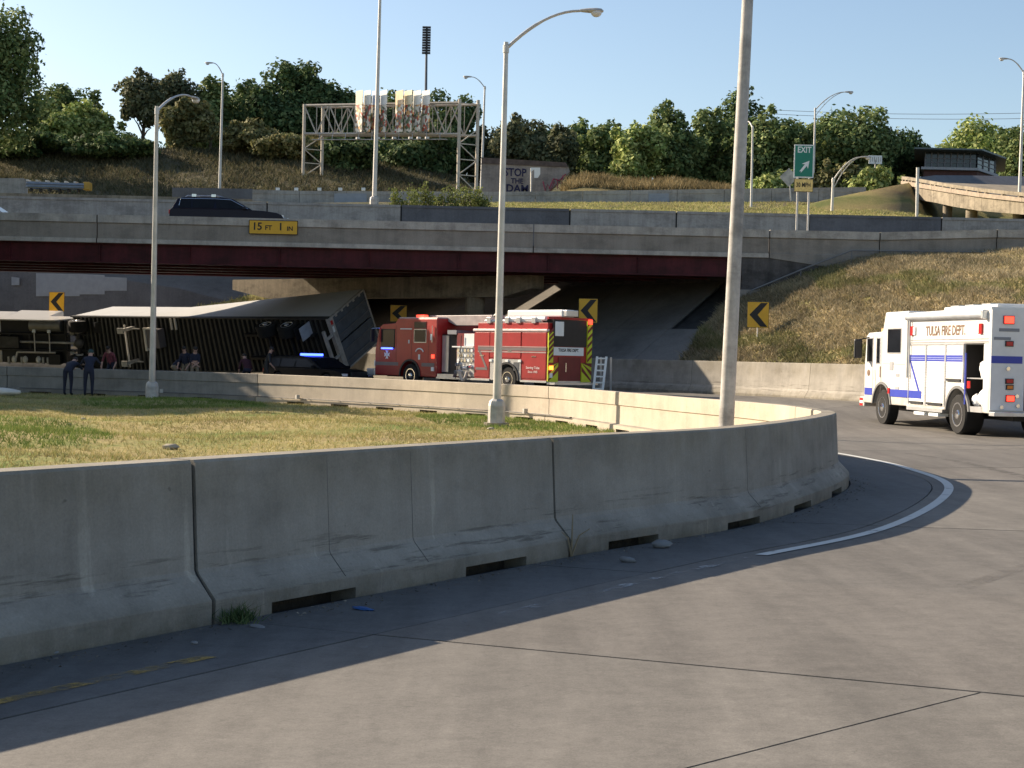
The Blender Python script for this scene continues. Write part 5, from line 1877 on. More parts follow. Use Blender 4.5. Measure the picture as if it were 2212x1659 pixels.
    text('RESCUE', .11, frame((-.72, -.052, 1.62), (1, 0, 0), (0, 0, 1)), 'lettering', BLUE, t, .006) if False else None
    for x, z in ((-.80, 1.74), (-.55, 1.06), (-.52, .82), (-.95, .78)):
        MB().tube([(x, -.05, z), (x, -.10, z)], .05, 10).build('fitting', CHROME, t, world=False)
    # a lighter walk-up box standing proud at the right rear
    lbox('rear_locker', WHITE_FLAT, t, -.26, 1.25, -.05, .0, 2.66, 3.3)
    return t


wt = white_truck()
MW = Matrix.Translation(wt.location) @ Matrix.Rotation(R(8), 4, 'Z')
CLOTH = mat('crumpled white plastic', (.76, .76, .76), .5, var=.06, scale=8, bump=.4, bscale=14)
for i, (p, r, lab) in enumerate((((-.98, .72, 1.70), (.17, .26, .24), 'crumpled white bag on the upper shelf of the open truck compartment'), ((-.99, .70, .99), (.2, .3, .24), 'crumpled white bag on the floor of the open truck compartment'),
                                 ((-1.0, 1.12, .92), (.16, .17, .16), 'small white bundle beside the floor bag in the open truck compartment'))):
    b = MB().ball((0, 0, 0), r, 14, 10, 0, .16)
    o = b.build('white_bag', CLOTH, None, smooth=True, angle=50)
    o.location = MW @ Vector(p)
    tag(o, lab, 'bag', 'white bags in the truck')


# ------------------------------------------------------------------ red engine
def red_engine():
    h = Vector((-.69, .724, 0)).normalized()
    ph = math.atan2(-h.x, h.y)
    rt = Vector((h.y, -h.x, 0))
    k = .955
    corner = Vector((1.386 * k, 61 * k, 0))
    o = corner + rt * 1.2
    t = thing('fire_engine', 'red fire engine with a white ladder boom and striped tail, lights flashing', 'fire truck', (o.x, o.y, .44), ph, 'fire trucks')
    W = 1.2
    s = lambda v: v * k
    lbox('chassis', BLACK, t, -.45, .45, .2, 10.6, .42, .85)
    # ---- body with the wheel bay
    YC, FC = s(2.30), s(8.54)
    bodyp = [(.0, .50), (.0, 2.38), (s(4.33), 2.38), (s(4.33), .50), (s(3.34), .50), (s(3.34), 1.30), (s(1.49), 1.30), (s(1.49), .50)]
    lp(side_poly(bodyp, -W, W), 'body', RED, t)
    bay = [(s(1.50), .46), (s(1.50), 1.29), (s(3.33), 1.29), (s(3.33), .46)] + arc(YC, .50, .62, .46, 16)
    lp(side_poly(bay, -W - .02, -.85), 'wheel_panel', ALU, t)
    lp(side_poly(bay, .85, W + .02), 'wheel_panel', ALU, t)
    lbox('wheel_well', BLACK, t, -.84, .84, s(1.52), s(3.3), .5, 1.28)
    b = MB()
    o_, i_ = arc(YC, .50, .68, .46, 16), arc(YC, .50, .60, .46, 16)
    b.extrude([Vector((-W - .06, y, z)) for y, z in o_ + i_[::-1]], (.06, 0, 0))
    lp(b, 'fender_lip', BLACK, t)
    lbox('bay_vent', mat('dark bay vent', (.07, .075, .085), .5), t, -W - .03, -W, s(1.60), s(1.92), .85, 1.18)
    for y in (s(3.28), s(1.55), s(2.3)):
        lbox('bay_light', SIGN_WHITE, t, -W - .06, -W, y - .08, y + .08, 1.18, 1.27)
    for y0, y1, z0, z1 in ((.06, s(1.44), .56, 2.34), (s(1.53), s(2.82), 1.34, 2.34), (s(2.88), s(3.36), 1.34, 2.34), (s(3.40), s(4.27), .56, 2.34)):
        d = lbox('compartment_door', RED, t, -W - .018, -W, y0, y1, z0, z1, .008)
        MB().bx(-W - .03, -W - .018, (y0 + y1) / 2 - .12, (y0 + y1) / 2 + .12, z1 - .75 if z0 > 1 else z1 - .95, z1 - .71 if z0 > 1 else z1 - .91).build('handle', CHROME, d, world=False)
    for z0, z1, m in ((1.63, 1.75, STRIPE_GREY), (1.765, 1.80, mat('silver line', (.42, .30, .28), .4)), (1.55, 1.60, mat('silver line below', (.42, .30, .28), .4))):
        lbox('stripe', m, t, -W - .026, -W - .018, .05, s(4.1), z0, z1)
    lp(side_poly([(s(4.1), 1.66), (s(3.98), 1.66), (s(3.50), .92), (s(3.62), .92)], -W - .026, -W - .018), 'stripe', STRIPE_GREY, t)
    lbox('stripe', STRIPE_GREY, t, -W - .026, -W - .018, s(3.5), s(4.22), .84, .94)
    lbox('rub_rail', ALU, t, -W - .05, W + .05, .0, s(1.49), .42, .50)
    lbox('rub_rail', ALU, t, -W - .05, W + .05, s(3.34), s(6.7), .42, .50)
    lbox('top_rail', mat('pale rail', (.72, .62, .60), .35, .2), t, -W - .04, -W + .12, .02, s(4.4), 2.38, 2.47, .01)
    text('Serving Tulsa', .14, frame((-W - .024, s(.80), .98), (0, -1, 0), (0, 0, 1)), 'lettering', mat('pink-white script', (.66, .48, .46), .5), t, .006)
    text('Since 1905', .12, frame((-W - .024, s(.80), .82), (0, -1, 0), (0, 0, 1)), 'lettering', mat('pink-white small script', (.66, .48, .46), .5), t, .006)
    # upper deck
    lbox('upper_body', RED, t, -W + .1, W - .1, .1, s(4.25), 2.40, 2.72, .01)
    for y0, y1, z, r in ((.5, s(3.9), 2.80, .055), (.3, s(2.6), 2.88, .085)):
        MB().tube([(-W + .18, y0, z), (-W + .18, y1, z)], r, 10).build('suction_hose', SIGN_WHITE, t, smooth=True, world=False)
    for y in (.75, 1.6, 2.25, 3.3):
        lbox('hose_clamp', ALU, t, -W + .05, -W + .32, y, y + .22, 2.70, 2.94, .01)
    # ---- pump section
    lbox('pump_house', RED_DARK, t, -W + .12, W - .12, s(4.34), s(5.6), .50, 2.3)
    lbox('pump_panel', ALU, t, -W + .05, -W + .12, s(4.36), s(5.5), .55, 1.75)
    lbox('upper_panel', SIGN_WHITE, t, -W + .04, -W + .14, s(4.42), s(5.05), 1.78, 2.28)
    lbox('top_shelf', SIGN_WHITE, t, -W - .02, W, s(4.40), s(5.75), 1.72, 1.77)
    random.seed(21)
    for i in range(5):
        for j in range(3):
            y, z = s(4.52) + i * .2, 1.60 - j * .2
            g2 = MB().tube([(-W + .05, y, z), (-W + .0, y, z)], .07, 10).build('gauge', CHROME if (i + j) % 3 else SIGN_WHITE, t, world=False)
    for y, z in ((s(4.6), .95), (s(5.0), .9), (s(5.35), 1.05), (s(5.4), .75)):
        MB().tube([(-W + .05, y, z), (-W - .12, y, z - .03)], [.09, .075], 10).build('outlet', CHROME, t, smooth=True, world=False)
    pts_ = [Vector((-W - .06, s(5.2) - .5 * u, .75 - .35 * math.sin(math.pi * u))) for u in np.linspace(0, 1, 10)]
    MB().tube(pts_, .07, 8).build('hose', mat('pale hose', (.45, .40, .35), .8), t, smooth=True, world=False)
    MB().tube([(-W - .02, s(5.15), 2.2), (-W - .03, s(5.2), 1.3), (-W - .05, s(5.45), .45)], .015, 5).build('cable', BLACK, t, world=False)
    lbox('walkway', BLACK, t, -W + .3, W - .2, s(5.6), s(6.77), .5, 2.25)
    lbox('walkway_step', ALU, t, -W, -W + .4, s(5.65), s(6.7), .5, .62)
    lbox('crosslay_cover', mat('grey cover', (.20, .20, .22), .7), t, -W + .1, W - .1, s(5.62), s(6.2), 2.25, 2.42)
    lbox('grab_plate', ALU, t, -W + .26, -W + .30, s(6.3), s(6.72), .7, 2.2)
    # ---- monitor turret
    MB().tube([(-.5, s(3.95), 2.45), (-.5, s(3.95), 2.95)], .13, 10).build('monitor_base', RED_DARK, t, smooth=True, world=False)
    MB().tube([(-.5, s(3.95), 2.95), (-.5, s(3.75), 3.1), (-.5, s(3.45), 3.05)], [.09, .08, .05], 8).build('monitor_nozzle', BLACK, t, smooth=True, world=False)
    # ---- boom in two visible lengths
    lbox('boom', SIGN_WHITE, t, -.55, .15, -.12, s(3.1), 2.96, 3.24, .05)
    lbox('boom_tip', ALU, t, -.52, .12, -.32, -.12, 2.98, 3.22, .02)
    lp(MB().extrude([Vector((-.6, s(3.95), 2.62)), Vector((-.6, s(3.95), 3.05)), Vector((-.6, s(8.1), 3.04)), Vector((-.6, s(7.0), 2.86)), Vector((-.6, s(6.3), 2.62))], (.75, 0, 0)), 'boom_cradle', mat('pinkish grey cradle', (.34, .29, .28), .5, var=.2), t, bevel=.02)
    # ---- cab
    cab = [(s(6.77), .46), (s(6.77), 2.90), (s(9.42), 2.90), (s(9.62), 2.70), (s(10.5), 2.66), (s(10.75), 2.5), (s(11.0), 1.55), (s(11.0), .48)] + arc(FC, .50, .66, .48, 16)
    lp(side_poly(cab, -W, W), 'cab', RED, t, bevel=.03)
    lbox('wheel_well', BLACK, t, -.8, .8, FC - .6, FC + .6, .5, 1.2)
    b = MB()
    o_, i_ = arc(FC, .50, .70, .48, 16), arc(FC, .50, .62, .48, 16)
    b.extrude([Vector((-W - .03, y, z)) for y, z in o_ + i_[::-1]], (.05, 0, 0))
    lp(b, 'fender_lip', BLACK, t)
    lbox('cab_roof', mat('pale roof', (.45, .38, .36), .4), t, -W + .05, W - .05, s(6.8), s(9.4), 2.90, 2.95, .01)
    def win(y0, y1, z0, z1, m=ALU):
        f = lbox('window', m, t, -W - .014, -W, y0 - .035, y1 + .035, z0 - .035, z1 + .035)
        MB().bx(-W - .022, -W - .01, y0, y1, z0, z1).build('pane', GLASS, f, world=False)
    win(s(7.50), s(8.26), 1.92, 2.42)
    win(s(7.50), s(8.26), 2.50, 2.74, RED_DARK)
    win(s(9.65), s(10.55), 1.66, 2.42, BLACK)
    lp(MB().add([(-1.1, s(10.77), 2.48), (1.1, s(10.77), 2.48), (1.15, s(11.02), 1.58), (-1.15, s(11.02), 1.58)], [[0, 1, 2, 3]]), 'windshield', GLASS, t)
    for y in (s(7.3), s(8.45), s(9.5), s(10.7)):
        lbox('door_seam', RED_DARK, t, -W - .004, -W + .01, y, y + .02, 1.0, 2.6)
    lbox('cab_stripe', STRIPE_GREY, t, -W - .006, -W, s(9.35), s(10.95), .90, 1.05)
    lbox('cab_stripe', STRIPE_GREY, t, -W - .006, -W, s(6.9), s(7.75), .90, 1.05)
    lbox('white_band', SIGN_WHITE, t, -W - .012, -W, s(8.45), s(9.25), 2.44, 2.48)
    # crests: white cross on the front door, arched badge on the rear door
    b = MB()
    for a in range(4):
        M = Matrix.Rotation(a * math.pi / 2, 4, 'X')
        b.extrude([Matrix.Translation((-W - .012, s(10.15), 1.36)) @ M @ Vector(v) for v in ((0, -.03, .02), (0, .03, .02), (0, .09, .19), (0, 0, .15), (0, -.09, .19))], (.008, 0, 0))
    kind(b.build('door_crest', SIGN_WHITE, t, world=False), 'stuff')
    pts_ = [Vector((-W - .01, s(7.9) + .26 * math.cos(a), 1.44 + .2 * math.sin(a))) for a in np.linspace(.35, math.pi - .35, 10)]
    MB().tube(pts_, .03, 6).build('badge_arc', SIGN_WHITE, t, world=False)
    lbox('badge', SIGN_WHITE, t, -W - .012, -W, s(7.86), s(7.98), 1.18, 1.40)
    lbox('badge', SIGN_WHITE, t, -W - .012, -W, s(7.05), s(7.2), 2.0, 2.25)
    lbox('badge', SIGN_WHITE, t, -W - .012, -W, s(8.6), s(8.68), 1.85, 2.0)
    for z in (2.35, 2.5):
        MB().tube([(-W - .05, s(7.02), 1.9), (-W - .05, s(7.02), 2.6)], .02, 6).build('grab_rail', CHROME, t, world=False) if z == 2.35 else None
    # lights
    def lt(m, x0, x1, y0, y1, z0, z1):
        lbox('warning_light', m, t, x0, x1, y0, y1, z0, z1)
    lt(LIT_BLUE, -W - .06, -W, s(9.75), s(10.5), 1.60, 1.66)
    lt(LIT_RED, -W + .1, -W + .3, s(7.75), s(8.3), 2.95, 3.05)
    lt(LIT_RED, -W - .05, -W, s(6.90), s(7.06), 1.25, 1.40)
    lt(SIGN_WHITE, -W - .05, -W, s(6.90), s(7.06), .72, .88)
    lbox('mirror', BLACK, t, -W - .35, -W - .15, s(10.85), s(10.95), 1.9, 2.45, .03)
    MB().tube([(-W, s(10.7), 2.5), (-W - .3, s(10.9), 2.46)], .02, 6).build('mirror_arm', CHROME, t, world=False)
    lbox('front_bumper', ALU, t, -W, W, s(11.0), s(11.6), .45, .75, .03)
    lbox('headlight', SIGN_WHITE, t, -W - .01, -.8, s(10.98), s(11.04), .85, 1.1)
    # ---- tail
    LIMEB = LIME
    for sx in (-1, 1):
        x0, x1 = (-W, -W + .26) if sx < 0 else (W - .26, W)
        col_ = lbox('tail_column', LIMEB, t, x0, x1, -.06, .0, 1.2, 2.38 if sx < 0 else 2.9)
        for i in range(6):
            z = 1.22 + i * (.20 if sx < 0 else .28)
            MB().extrude([Vector((x0, -.064, z)), Vector((x1, -.064, z + .22)), Vector((x1, -.064, z + .34)), Vector((x0, -.064, z + .12))], (0, .006, 0)).build('chevron', RED_DARK, col_, world=False)
        x0, x1 = (-W, -W + .55) if sx < 0 else (W - .55, W)
        low = lbox('tail_panel', LIMEB, t, x0, x1, -.05, .0, .46, 1.2)
        for i in range(3):
            z = .46 + i * .34
            xa, xb = (x0, x1) if sx < 0 else (x1, x0)
            q = [Vector((xa, -.054, z - .1)), Vector((xb, -.054, z + .42)), Vector((xb, -.054, z + .60)), Vector((xa, -.054, z + .08))]
            q = [Vector((p.x, p.y, min(1.2, max(.46, p.z)))) for p in q]
            MB().extrude(q, (0, .006, 0)).build('chevron', RED_DARK, low, world=False)
    lbox('tail_door', RED_DARK, t, -.62, .60, -.03, .0, .5, 1.42)
    lbox('tail_handle', CHROME, t, -.25, -.21, -.06, -.03, .85, 1.2)
    lbox('tail_plate', SIGN_WHITE, t, -.9, .75, -.04, .0, 1.48, 1.80)
    text('TULSA FIRE DEPT.', .17, frame((-.08, -.044, 1.68), (1, 0, 0), (0, 0, 1)), 'lettering', INK, t, .006, .85)
    lbox('hose_bed', BLACK, t, -.92, .92, -.02, .03, 1.82, 2.85)
    lbox('hose_curtain', SIGN_WHITE, t, -.85, -.38, -.06, -.02, 2.22, 2.78, .03)
    lbox('tail_frame', RED, t, -W, W, -.03, .05, 2.86, 2.95)
    lbox('rear_step', ALU, t, -W, W, -.42, -.0, .36, .44)
    lt(LIT_AMBER, -W + .05, -W + .22, -.12, -.06, .92, 1.08)
    lbox('tail_light', SIGN_WHITE, t, -W + .08, -W + .2, -.10, -.05, .62, .8)
    lt(LIT_RED, W - .26, W - .08, -.14, -.06, 2.72, 2.90)
    for sx in (-1, 1):
        wheel(t, (sx * 1.02, FC, .50), .50, .32, (sx, 0, 0))
        wheel(t, (sx * .95, YC, .50), .50, .50, (sx, 0, 0), CHROME)
    return t


red_engine()

# white folding ladder behind the engine
b0 = at(1296, 846, 59.5)
lad = thing('folding_ladder', 'white folding ladder standing upright behind the red fire engine', 'ladder', (b0.x, b0.y, zroad(b0.x, b0.y)))
zl = zroad(b0.x, b0.y)
top_ = Vector((b0.x + .06, b0.y, zl + 1.42))
for sx in (-.2, .16):
    MB().beam(Vector((b0.x + sx - .08, b0.y - .2, zl)), top_ + Vector((sx, 0, 0)), .09, .05).build('rail', SIGN_WHITE, lad)
for u in np.linspace(.12, .95, 6):
    p = Vector((b0.x - .08, b0.y - .2, zl)).lerp(top_, u)
    MB().beam(p + Vector((-.2, 0, 0)), p + Vector((.16, 0, 0)), .07, .06).build('rung', SIGN_WHITE, lad)
for sx in (-.05, .34):
    MB().beam(Vector((b0.x + sx + .1, b0.y + .3, zl)), top_ + Vector((sx, .05, -.02)), .08, .05).build('rail', ALU, lad)


# ------------------------------------------------------------------ cars
def car(name, label, cat, loc, rotz, L, W, H, paint, group=None, rails=False, belt=.56):
    t = thing(name, label, cat, loc, rotz, group)
    hw = W / 2
    zb = belt * H + .04
    wr = .35
    y0w, y1w = L * .19, L * .80
    prof = [(0, .42), (.02, zb - .12), (.08, zb), (L * .70, zb), (L * .82, zb - .02), (L * .94, zb - .10), (L * .985, zb - .20), (L, zb - .34), (L, .38), (y1w + wr + .06, .30)] + arc(y1w, wr, wr + .05, .30, 10) + arc(y0w, wr, wr + .05, .30, 10)
    lp(side_poly(prof, -hw, hw), 'body', paint, t, bevel=.05, smooth=False)
    cabp = [(.10, zb), (.34, H - .10), (.60, H - .02), (L * .44, H), (L * .55, H - .07), (L * .73, zb)]
    ins = .17
    b = MB()
    rows = []
    for sgn in (-1, 1):
        rows.append([Vector((sgn * (hw - .03 - ins * (z - zb) / (H - zb)), y, z)) for y, z in cabp])
    n = len(cabp)
    b.add(rows[0] + rows[1], [list(range(n)), [n + i for i in range(n)]] + [[i, i + 1, n + i + 1, n + i] for i in range(n - 1)] + [[0, n, 2 * n - 1, n - 1]])
    lp(b, 'cabin', paint, t, bevel=.03)
    def sx(z):
        return hw - .03 - ins * (z - zb) / (H - zb) + .012
    z0, z1 = zb + .05, H - .13
    for sg in (-1, 1):
        for ya, yb, yc, yd in ((.42, .46, .98, 1.0), (1.06, 1.06, L * .40, L * .385), (L * .415, L * .40, L * .53, L * .665)):
            pl = [(yb, z1), (yc, z1), (yd, z0), (ya, z0)] if ya != L * .415 else [(L * .40, z1), (L * .52, z1 - .0), (L * .68, z0), (L * .415, z0)]
            MB().poly([Vector((sg * sx(z), y, z)) for y, z in pl]).build('window', GLASS, t, world=False)
    def face(yA, zA, yB, zB, nm):
        d = Vector((0, -(zB - zA), yB - yA)).normalized() * .012
        q = []
        for y, z in ((yA, zA), (yB, zB)):
            w = sx(z) - .09
            q += [(-w, y, z), (w, y, z)]
        q = [Vector(q[0]), Vector(q[1]), Vector(q[3]), Vector(q[2])]
        sgn = 1 if yA > L / 2 else -1
        q = [p + Vector((0, .012 * sgn, .012)) for p in q]
        MB().poly(q).build(nm, GLASS, t, world=False)
    face(L * .722, zb + .03, L * .565, H - .09, 'windshield')
    face(.115, zb + .04, .325, H - .13, 'rear_window')
    for sg in (-1, 1):
        lbox('tail_light', REDLENS, t, sg * hw * .99 if sg < 0 else hw * .72, sg * hw * .72 if sg < 0 else hw * .99, -.015, .22, zb - .24, zb - .06)
        lbox('headlight', SIGN_WHITE, t, min(sg * hw * .66, sg * hw * .98), max(sg * hw * .66, sg * hw * .98), L - .30, L - .02, zb - .30, zb - .19)
        lbox('mirror', paint, t, min(sg * hw, sg * (hw + .2)), max(sg * hw, sg * (hw + .2)), L * .645, L * .675, zb, zb + .14, .03)
        if rails:
            MB().tube([(sg * (hw - .24), .7, H - .01), (sg * (hw - .24), .8, H + .05), (sg * (hw - .24), L * .42, H + .06), (sg * (hw - .24), L * .46, H)], .02, 6).build('roof_rail', CHROME, t, world=False)
        for y in (y0w, y1w):
            wheel(t, (sg * (hw - .11), y, wr), wr, .23, (sg, 0, 0), ALU, seg=20)
    if rails:
        for sg in (-1, 1):
            pl = [(.44, z0 + .1), (.5, z1 + .03), (L * .40, z1 + .04), (L * .535, z1 + .01), (L * .69, z0)]
            MB().tube([(sg * (sx(z) + .012), y, z) for y, z in pl], .016, 5).build('window_glint', CHROME, t, world=False)  # bright line standing in for reflections round the windows
        for y in (1.1, 2.0):
            MB().box((0, y, H + .09), (W - .3, .10, .05)).build('crossbar', CHROME, t, world=False)
            for sg in (-1, 1):
                lbox('crossbar_foot', CHROME, t, sg * (hw - .24) - .06, sg * (hw - .24) + .06, y - .1, y + .1, H, H + .12)
    return t


NAVYP = mat('dark navy car paint', (.005, .006, .018), .3, 0, var=.1)
NAVYP.node_tree.nodes['Principled BSDF'].inputs['Specular IOR Level'].default_value = .22
BLACKP = mat('black car paint', (.004, .005, .007), .5, 0, var=.1)
BLACKP.node_tree.nodes['Principled BSDF'].inputs['Specular IOR Level'].default_value = .2
p = at(372, 470, 71.0)
car('dark_suv', 'dark navy sport utility car with roof bars driving on the overpass', 'car', (p.x + .02, 71.2, 7.12), R(-90), 5.25, 1.95, 1.74, NAVYP, 'cars on the overpass', rails=True, belt=.645)
p = at(26, 470, 71.5)
car('white_car', 'white car on the overpass, only its nose showing at the left edge', 'car', (p.x - 3.6, 71.7, 7.10), R(-90), 4.6, 1.85, 1.42, WHITE, 'cars on the overpass')
pc = at(597, 800, 67.6)
pol = car('police_car', 'dark police car with lit blue light bar in front of the overturned trailer', 'police car', (pc.x - .1, 69.0, .22), R(-128), 4.95, 1.95, 1.44, BLACKP, None, belt=.6)
lb = MB().bx(-.62, .62, 1.98, 2.18, 1.45, 1.55).build('light_bar', LIT_BLUE, pol, world=False, bevel=.02)
lbox('push_bumper', BLACK, pol, -.5, .5, 4.95, 5.06, .45, .8)
lbox('grille_light', LIT_BLUE, pol, -.5, -.28, 4.93, 4.98, .66, .71)

# ------------------------------------------------------------------ overturned semi-trailer
TA0, TA1 = at(713, 685, 71.5), at(158, 682, 80.5)
TL = (TA1 - TA0).length
ta = (TA1 - TA0).normalized()
tp = Vector((-ta.y, ta.x, 0)) if (-ta.y * 0 + ta.x * 1) > 0 else Vector((ta.y, -ta.x, 0))
tp.normalize()
TWW, TWH = 2.80, 2.85


def TM(l, w, h):
    """point of the rolled trailer: l from the rear doors forward, w from its upper long edge down across the floor, h from the floor out to the roof"""
    u = max(0.0, min(1.0, l / TL))
    th = R(60) + (R(78) - R(60)) * min(1, u * 1.5)
    wv = tp * math.cos(th) - Vector((0, 0, math.sin(th)))
    hv = tp * math.sin(th) + Vector((0, 0, math.cos(th)))
    sag = -.10 * math.sin(math.pi * u)
    return TA0 + (TA1 - TA0) * (l / TL) + wv * w + hv * h + Vector((0, 0, sag * .3))


tr = thing('semi_trailer', 'long white semi-trailer lying on its side under the overpass, underside showing', 'trailer', TM(TL / 2, 2.6, 1.3), 0)


def tgrid(name, m, ls, pa, pb, n=2, smooth=True):
    rows = []
    for l in ls:
        a_, b_ = TM(l, *pa), TM(l, *pb)
        rows.append([a_.lerp(b_, k / (n - 1)) for k in range(n)])
    return MB().grid(rows).build(name, m, tr, smooth=smooth, angle=30)


def tbox(name, m, l0, l1, w0, w1, h0, h1, par=None, seg=1):
    b = MB()
    ls = np.linspace(l0, l1, seg + 1)
    rows = [[TM(l, w0, h0), TM(l, w1, h0), TM(l, w1, h1), TM(l, w0, h1)] for l in ls]
    vs = [p for r in rows for p in r]
    fs = [[0, 1, 2, 3], [len(vs) - 4 + i for i in range(4)]]
    for i in range(seg):
        for j in range(4):
            fs.append([i * 4 + j, i * 4 + (j + 1) % 4, (i + 1) * 4 + (j + 1) % 4, (i + 1) * 4 + j])
    b.add(vs, fs)
    return b.build(name, m, par or tr)


LS = np.linspace(0, TL, 22)
TWHITE = mat('white trailer side', (.56, .56, .55), .45, .0, var=.06, scale=1.0)
tgrid('side_wall', TWHITE, LS, (0, -.05), (0, TWH), 4)
tgrid('side_wall', TWHITE, LS, (TWW, -.05), (TWW, TWH), 2)
tgrid('roof', TWHITE, LS, (0, TWH), (TWW, TWH), 2)
tgrid('floor', mat('dark wooden trailer floor', (.022, .018, .015), .9, var=.3, scale=2), LS, (.02, .02), (TWW - .02, .02), 2)
MB().grid([[TM(TL, 0, -.05), TM(TL, TWW, -.05)], [TM(TL, 0, TWH), TM(TL, TWW, TWH)]]).build('front_wall', TWHITE, tr)
DOORM = mat('white door panel tinted for shade', (.085, .105, .13), .55, .1, var=.2)  # white doors; their blue-grey shade is put into the colour
for k in (0, 1):
    w0, w1 = TWW * (.5 * k) + .06, TWW * (.5 + .5 * k) - .03
    d = tbox('rear_door', DOORM, -.05, .02, w0, w1, .1, TWH - .08)
    for f in (.3, .75):
        ww = w0 + (w1 - w0) * f
        MB().tube([TM(-.09, ww, .12), TM(-.09, ww, TWH - .1)], .02, 6).build('lock_rod', mat('dull lock rod', (.16, .17, .19), .5, .3), d)
for k in range(5):
    tbox('door_hinge', GALV, -.09, -.05, .02, .14, .3 + k * .5, .42 + k * .5)
tbox('door_frame', GALV_OLD, -.08, .06, -.02, .05, -.05, TWH)
tbox('door_frame', GALV_OLD, -.08, .06, TWW - .05, TWW + .02, -.05, TWH)
tbox('door_frame', GALV_OLD, -.08, .06, -.02, TWW, TWH - .08, TWH)
tbox('rear_sill', GALV_OLD, -.10, .10, 0, TWW, -.25, .06)
tbox('tail_light', REDLENS, -.12, -.09, .12, .32, -.2, -.05)
tbox('tail_light', SIGN_WHITE, -.12, -.09, .42, .7, -.2, -.08)
for w in (.75, TWW - .95):
    tbox('underride_guard', GALV_OLD, -.06, .04, w, w + .12, -.75, -.2)
tbox('underride_guard', GALV_OLD, -.08, .04, .35, TWW - .35, -.86, -.72)
RIB = mat('grey steel crossmember', (.055, .052, .046), .6, .2, var=.2)
ls = np.arange(.55, TL - .4, .30)
for l in ls:
    tbox('crossmember', RIB, l - .03, l + .03, .04, TWW - .04, -.13, .015)
    tbox('crossmember_flange', RIB, l - .055, l + .055, .05, TWW - .05, -.145, -.131)
tbox('side_rail', RIB, 0, TL, -.02, .05, -.2, .05, None, 20)
tbox('side_rail', RIB, 0, TL, TWW - .05, TWW + .02, -.2, .05, None, 20)


def tcyl(name, m, p0, p1, r, n=14, par=None, smooth=True):
    return MB().tube([TM(*p0), TM(*p1)], r, n).build(name, m, par or tr, smooth=smooth)


def twheel(l, w, h, r, wd, out):
    c_, q_ = TM(l, w, h), TM(l, w + out, h)
    ax = (q_ - c_).normalized()
    return wheel(tr, c_ - tr.location, r, wd, ax, ALU, seg=22)


for l in (2.2, 3.5):
    tcyl('axle', BLACK, (l, .3, -.62), (l, TWW - .3, -.62), .08)
    twheel(l, .38, -.62, .5, .55, -1)
    twheel(l, TWW - .38, -.62, .5, .55, 1)
for w in (.8, TWW - .8):
    tbox('bogie_rail', BLACK, .9, 5.2, w - .06, w + .06, -.42, -.14)
for l in (2.75, 2.95):
    tbox('mud_flap', BLACK, l - 1.35, l - 1.33, .1, .75, -1.1, -.3) if l < 2.8 else None
tbox('mud_flap', mat('pale mud flap', (.34, .37, .42), .7), 1.15, 1.19, .12, .78, -1.0, -.2)
for w in (.55, TWW - .55):
    tbox('landing_leg', GALV_OLD, 12.6, 12.78, w - .08, w + .08, -1.05, -.1)
    tbox('landing_foot', GALV_OLD, 12.5, 12.9, w - .14, w + .14, -1.12, -1.05)
    tbox('landing_brace', GALV_OLD, 12.0, 12.62, w - .03, w + .03, -.5, -.44)
tcyl('crank_tube', GALV_BRIGHT, (12.7, .3, -.75), (12.7, TWW - .3, -.75), .045, 8)
tbox('battery_box', mat('grey tool box', (.13, .12, .13), .5, .2), 10.6, 11.4, .55, 1.5, -.62, -.16)
tbox('box_bracket', GALV_BRIGHT, 11.42, 11.55, .5, 1.65, -.66, -.12)
tbox('box_bracket', GALV_BRIGHT, 10.6, 11.55, .46, .54, -.66, -.6)
for l in (10.0, 9.72):
    tbox('side_bracket', GALV_BRIGHT, l - .04, l + .04, .03, .62, -.24, -.15)

# ------------------------------------------------------------------ overturned tractor
th = R(80)
hd = Vector((-1, .06, 0)).normalized()
pr_ = Vector((.06, 1, 0)).normalized()
TO = at(164, 745, 79.6)


def KM(x, y, z):
    """rolled tractor: x to its own right (now down), y ahead (now to the left), z its own up (now away)"""
    xv = pr_ * math.cos(th) - Vector((0, 0, math.sin(th)))
    zv = pr_ * math.sin(th) + Vector((0, 0, math.cos(th)))
    return TO + hd * y + xv * x + zv * z


tk = thing('truck_tractor', 'overturned tractor unit at the left edge, its axles and tanks facing us', 'truck', TO + Vector((-2, 0, -1.2)), 0)


def kbox(name, m, x0, x1, y0, y1, z0, z1, par=None, bevel=0):
    b = MB()
    vs = [KM(x, y, z) for x in (x0, x1) for y in (y0, y1) for z in (z0, z1)]
    b.add(vs, [[0, 1, 3, 2], [4, 6, 7, 5], [0, 4, 5, 1], [2, 3, 7, 6], [0, 2, 6, 4], [1, 5, 7, 3]])
    return b.build(name, m, par or tk, bevel=bevel)


def kcyl(name, m, p0, p1, r, n=14, par=None):
    return MB().tube([KM(*p0), KM(*p1)], r, n).build(name, m, par or tk, smooth=True)


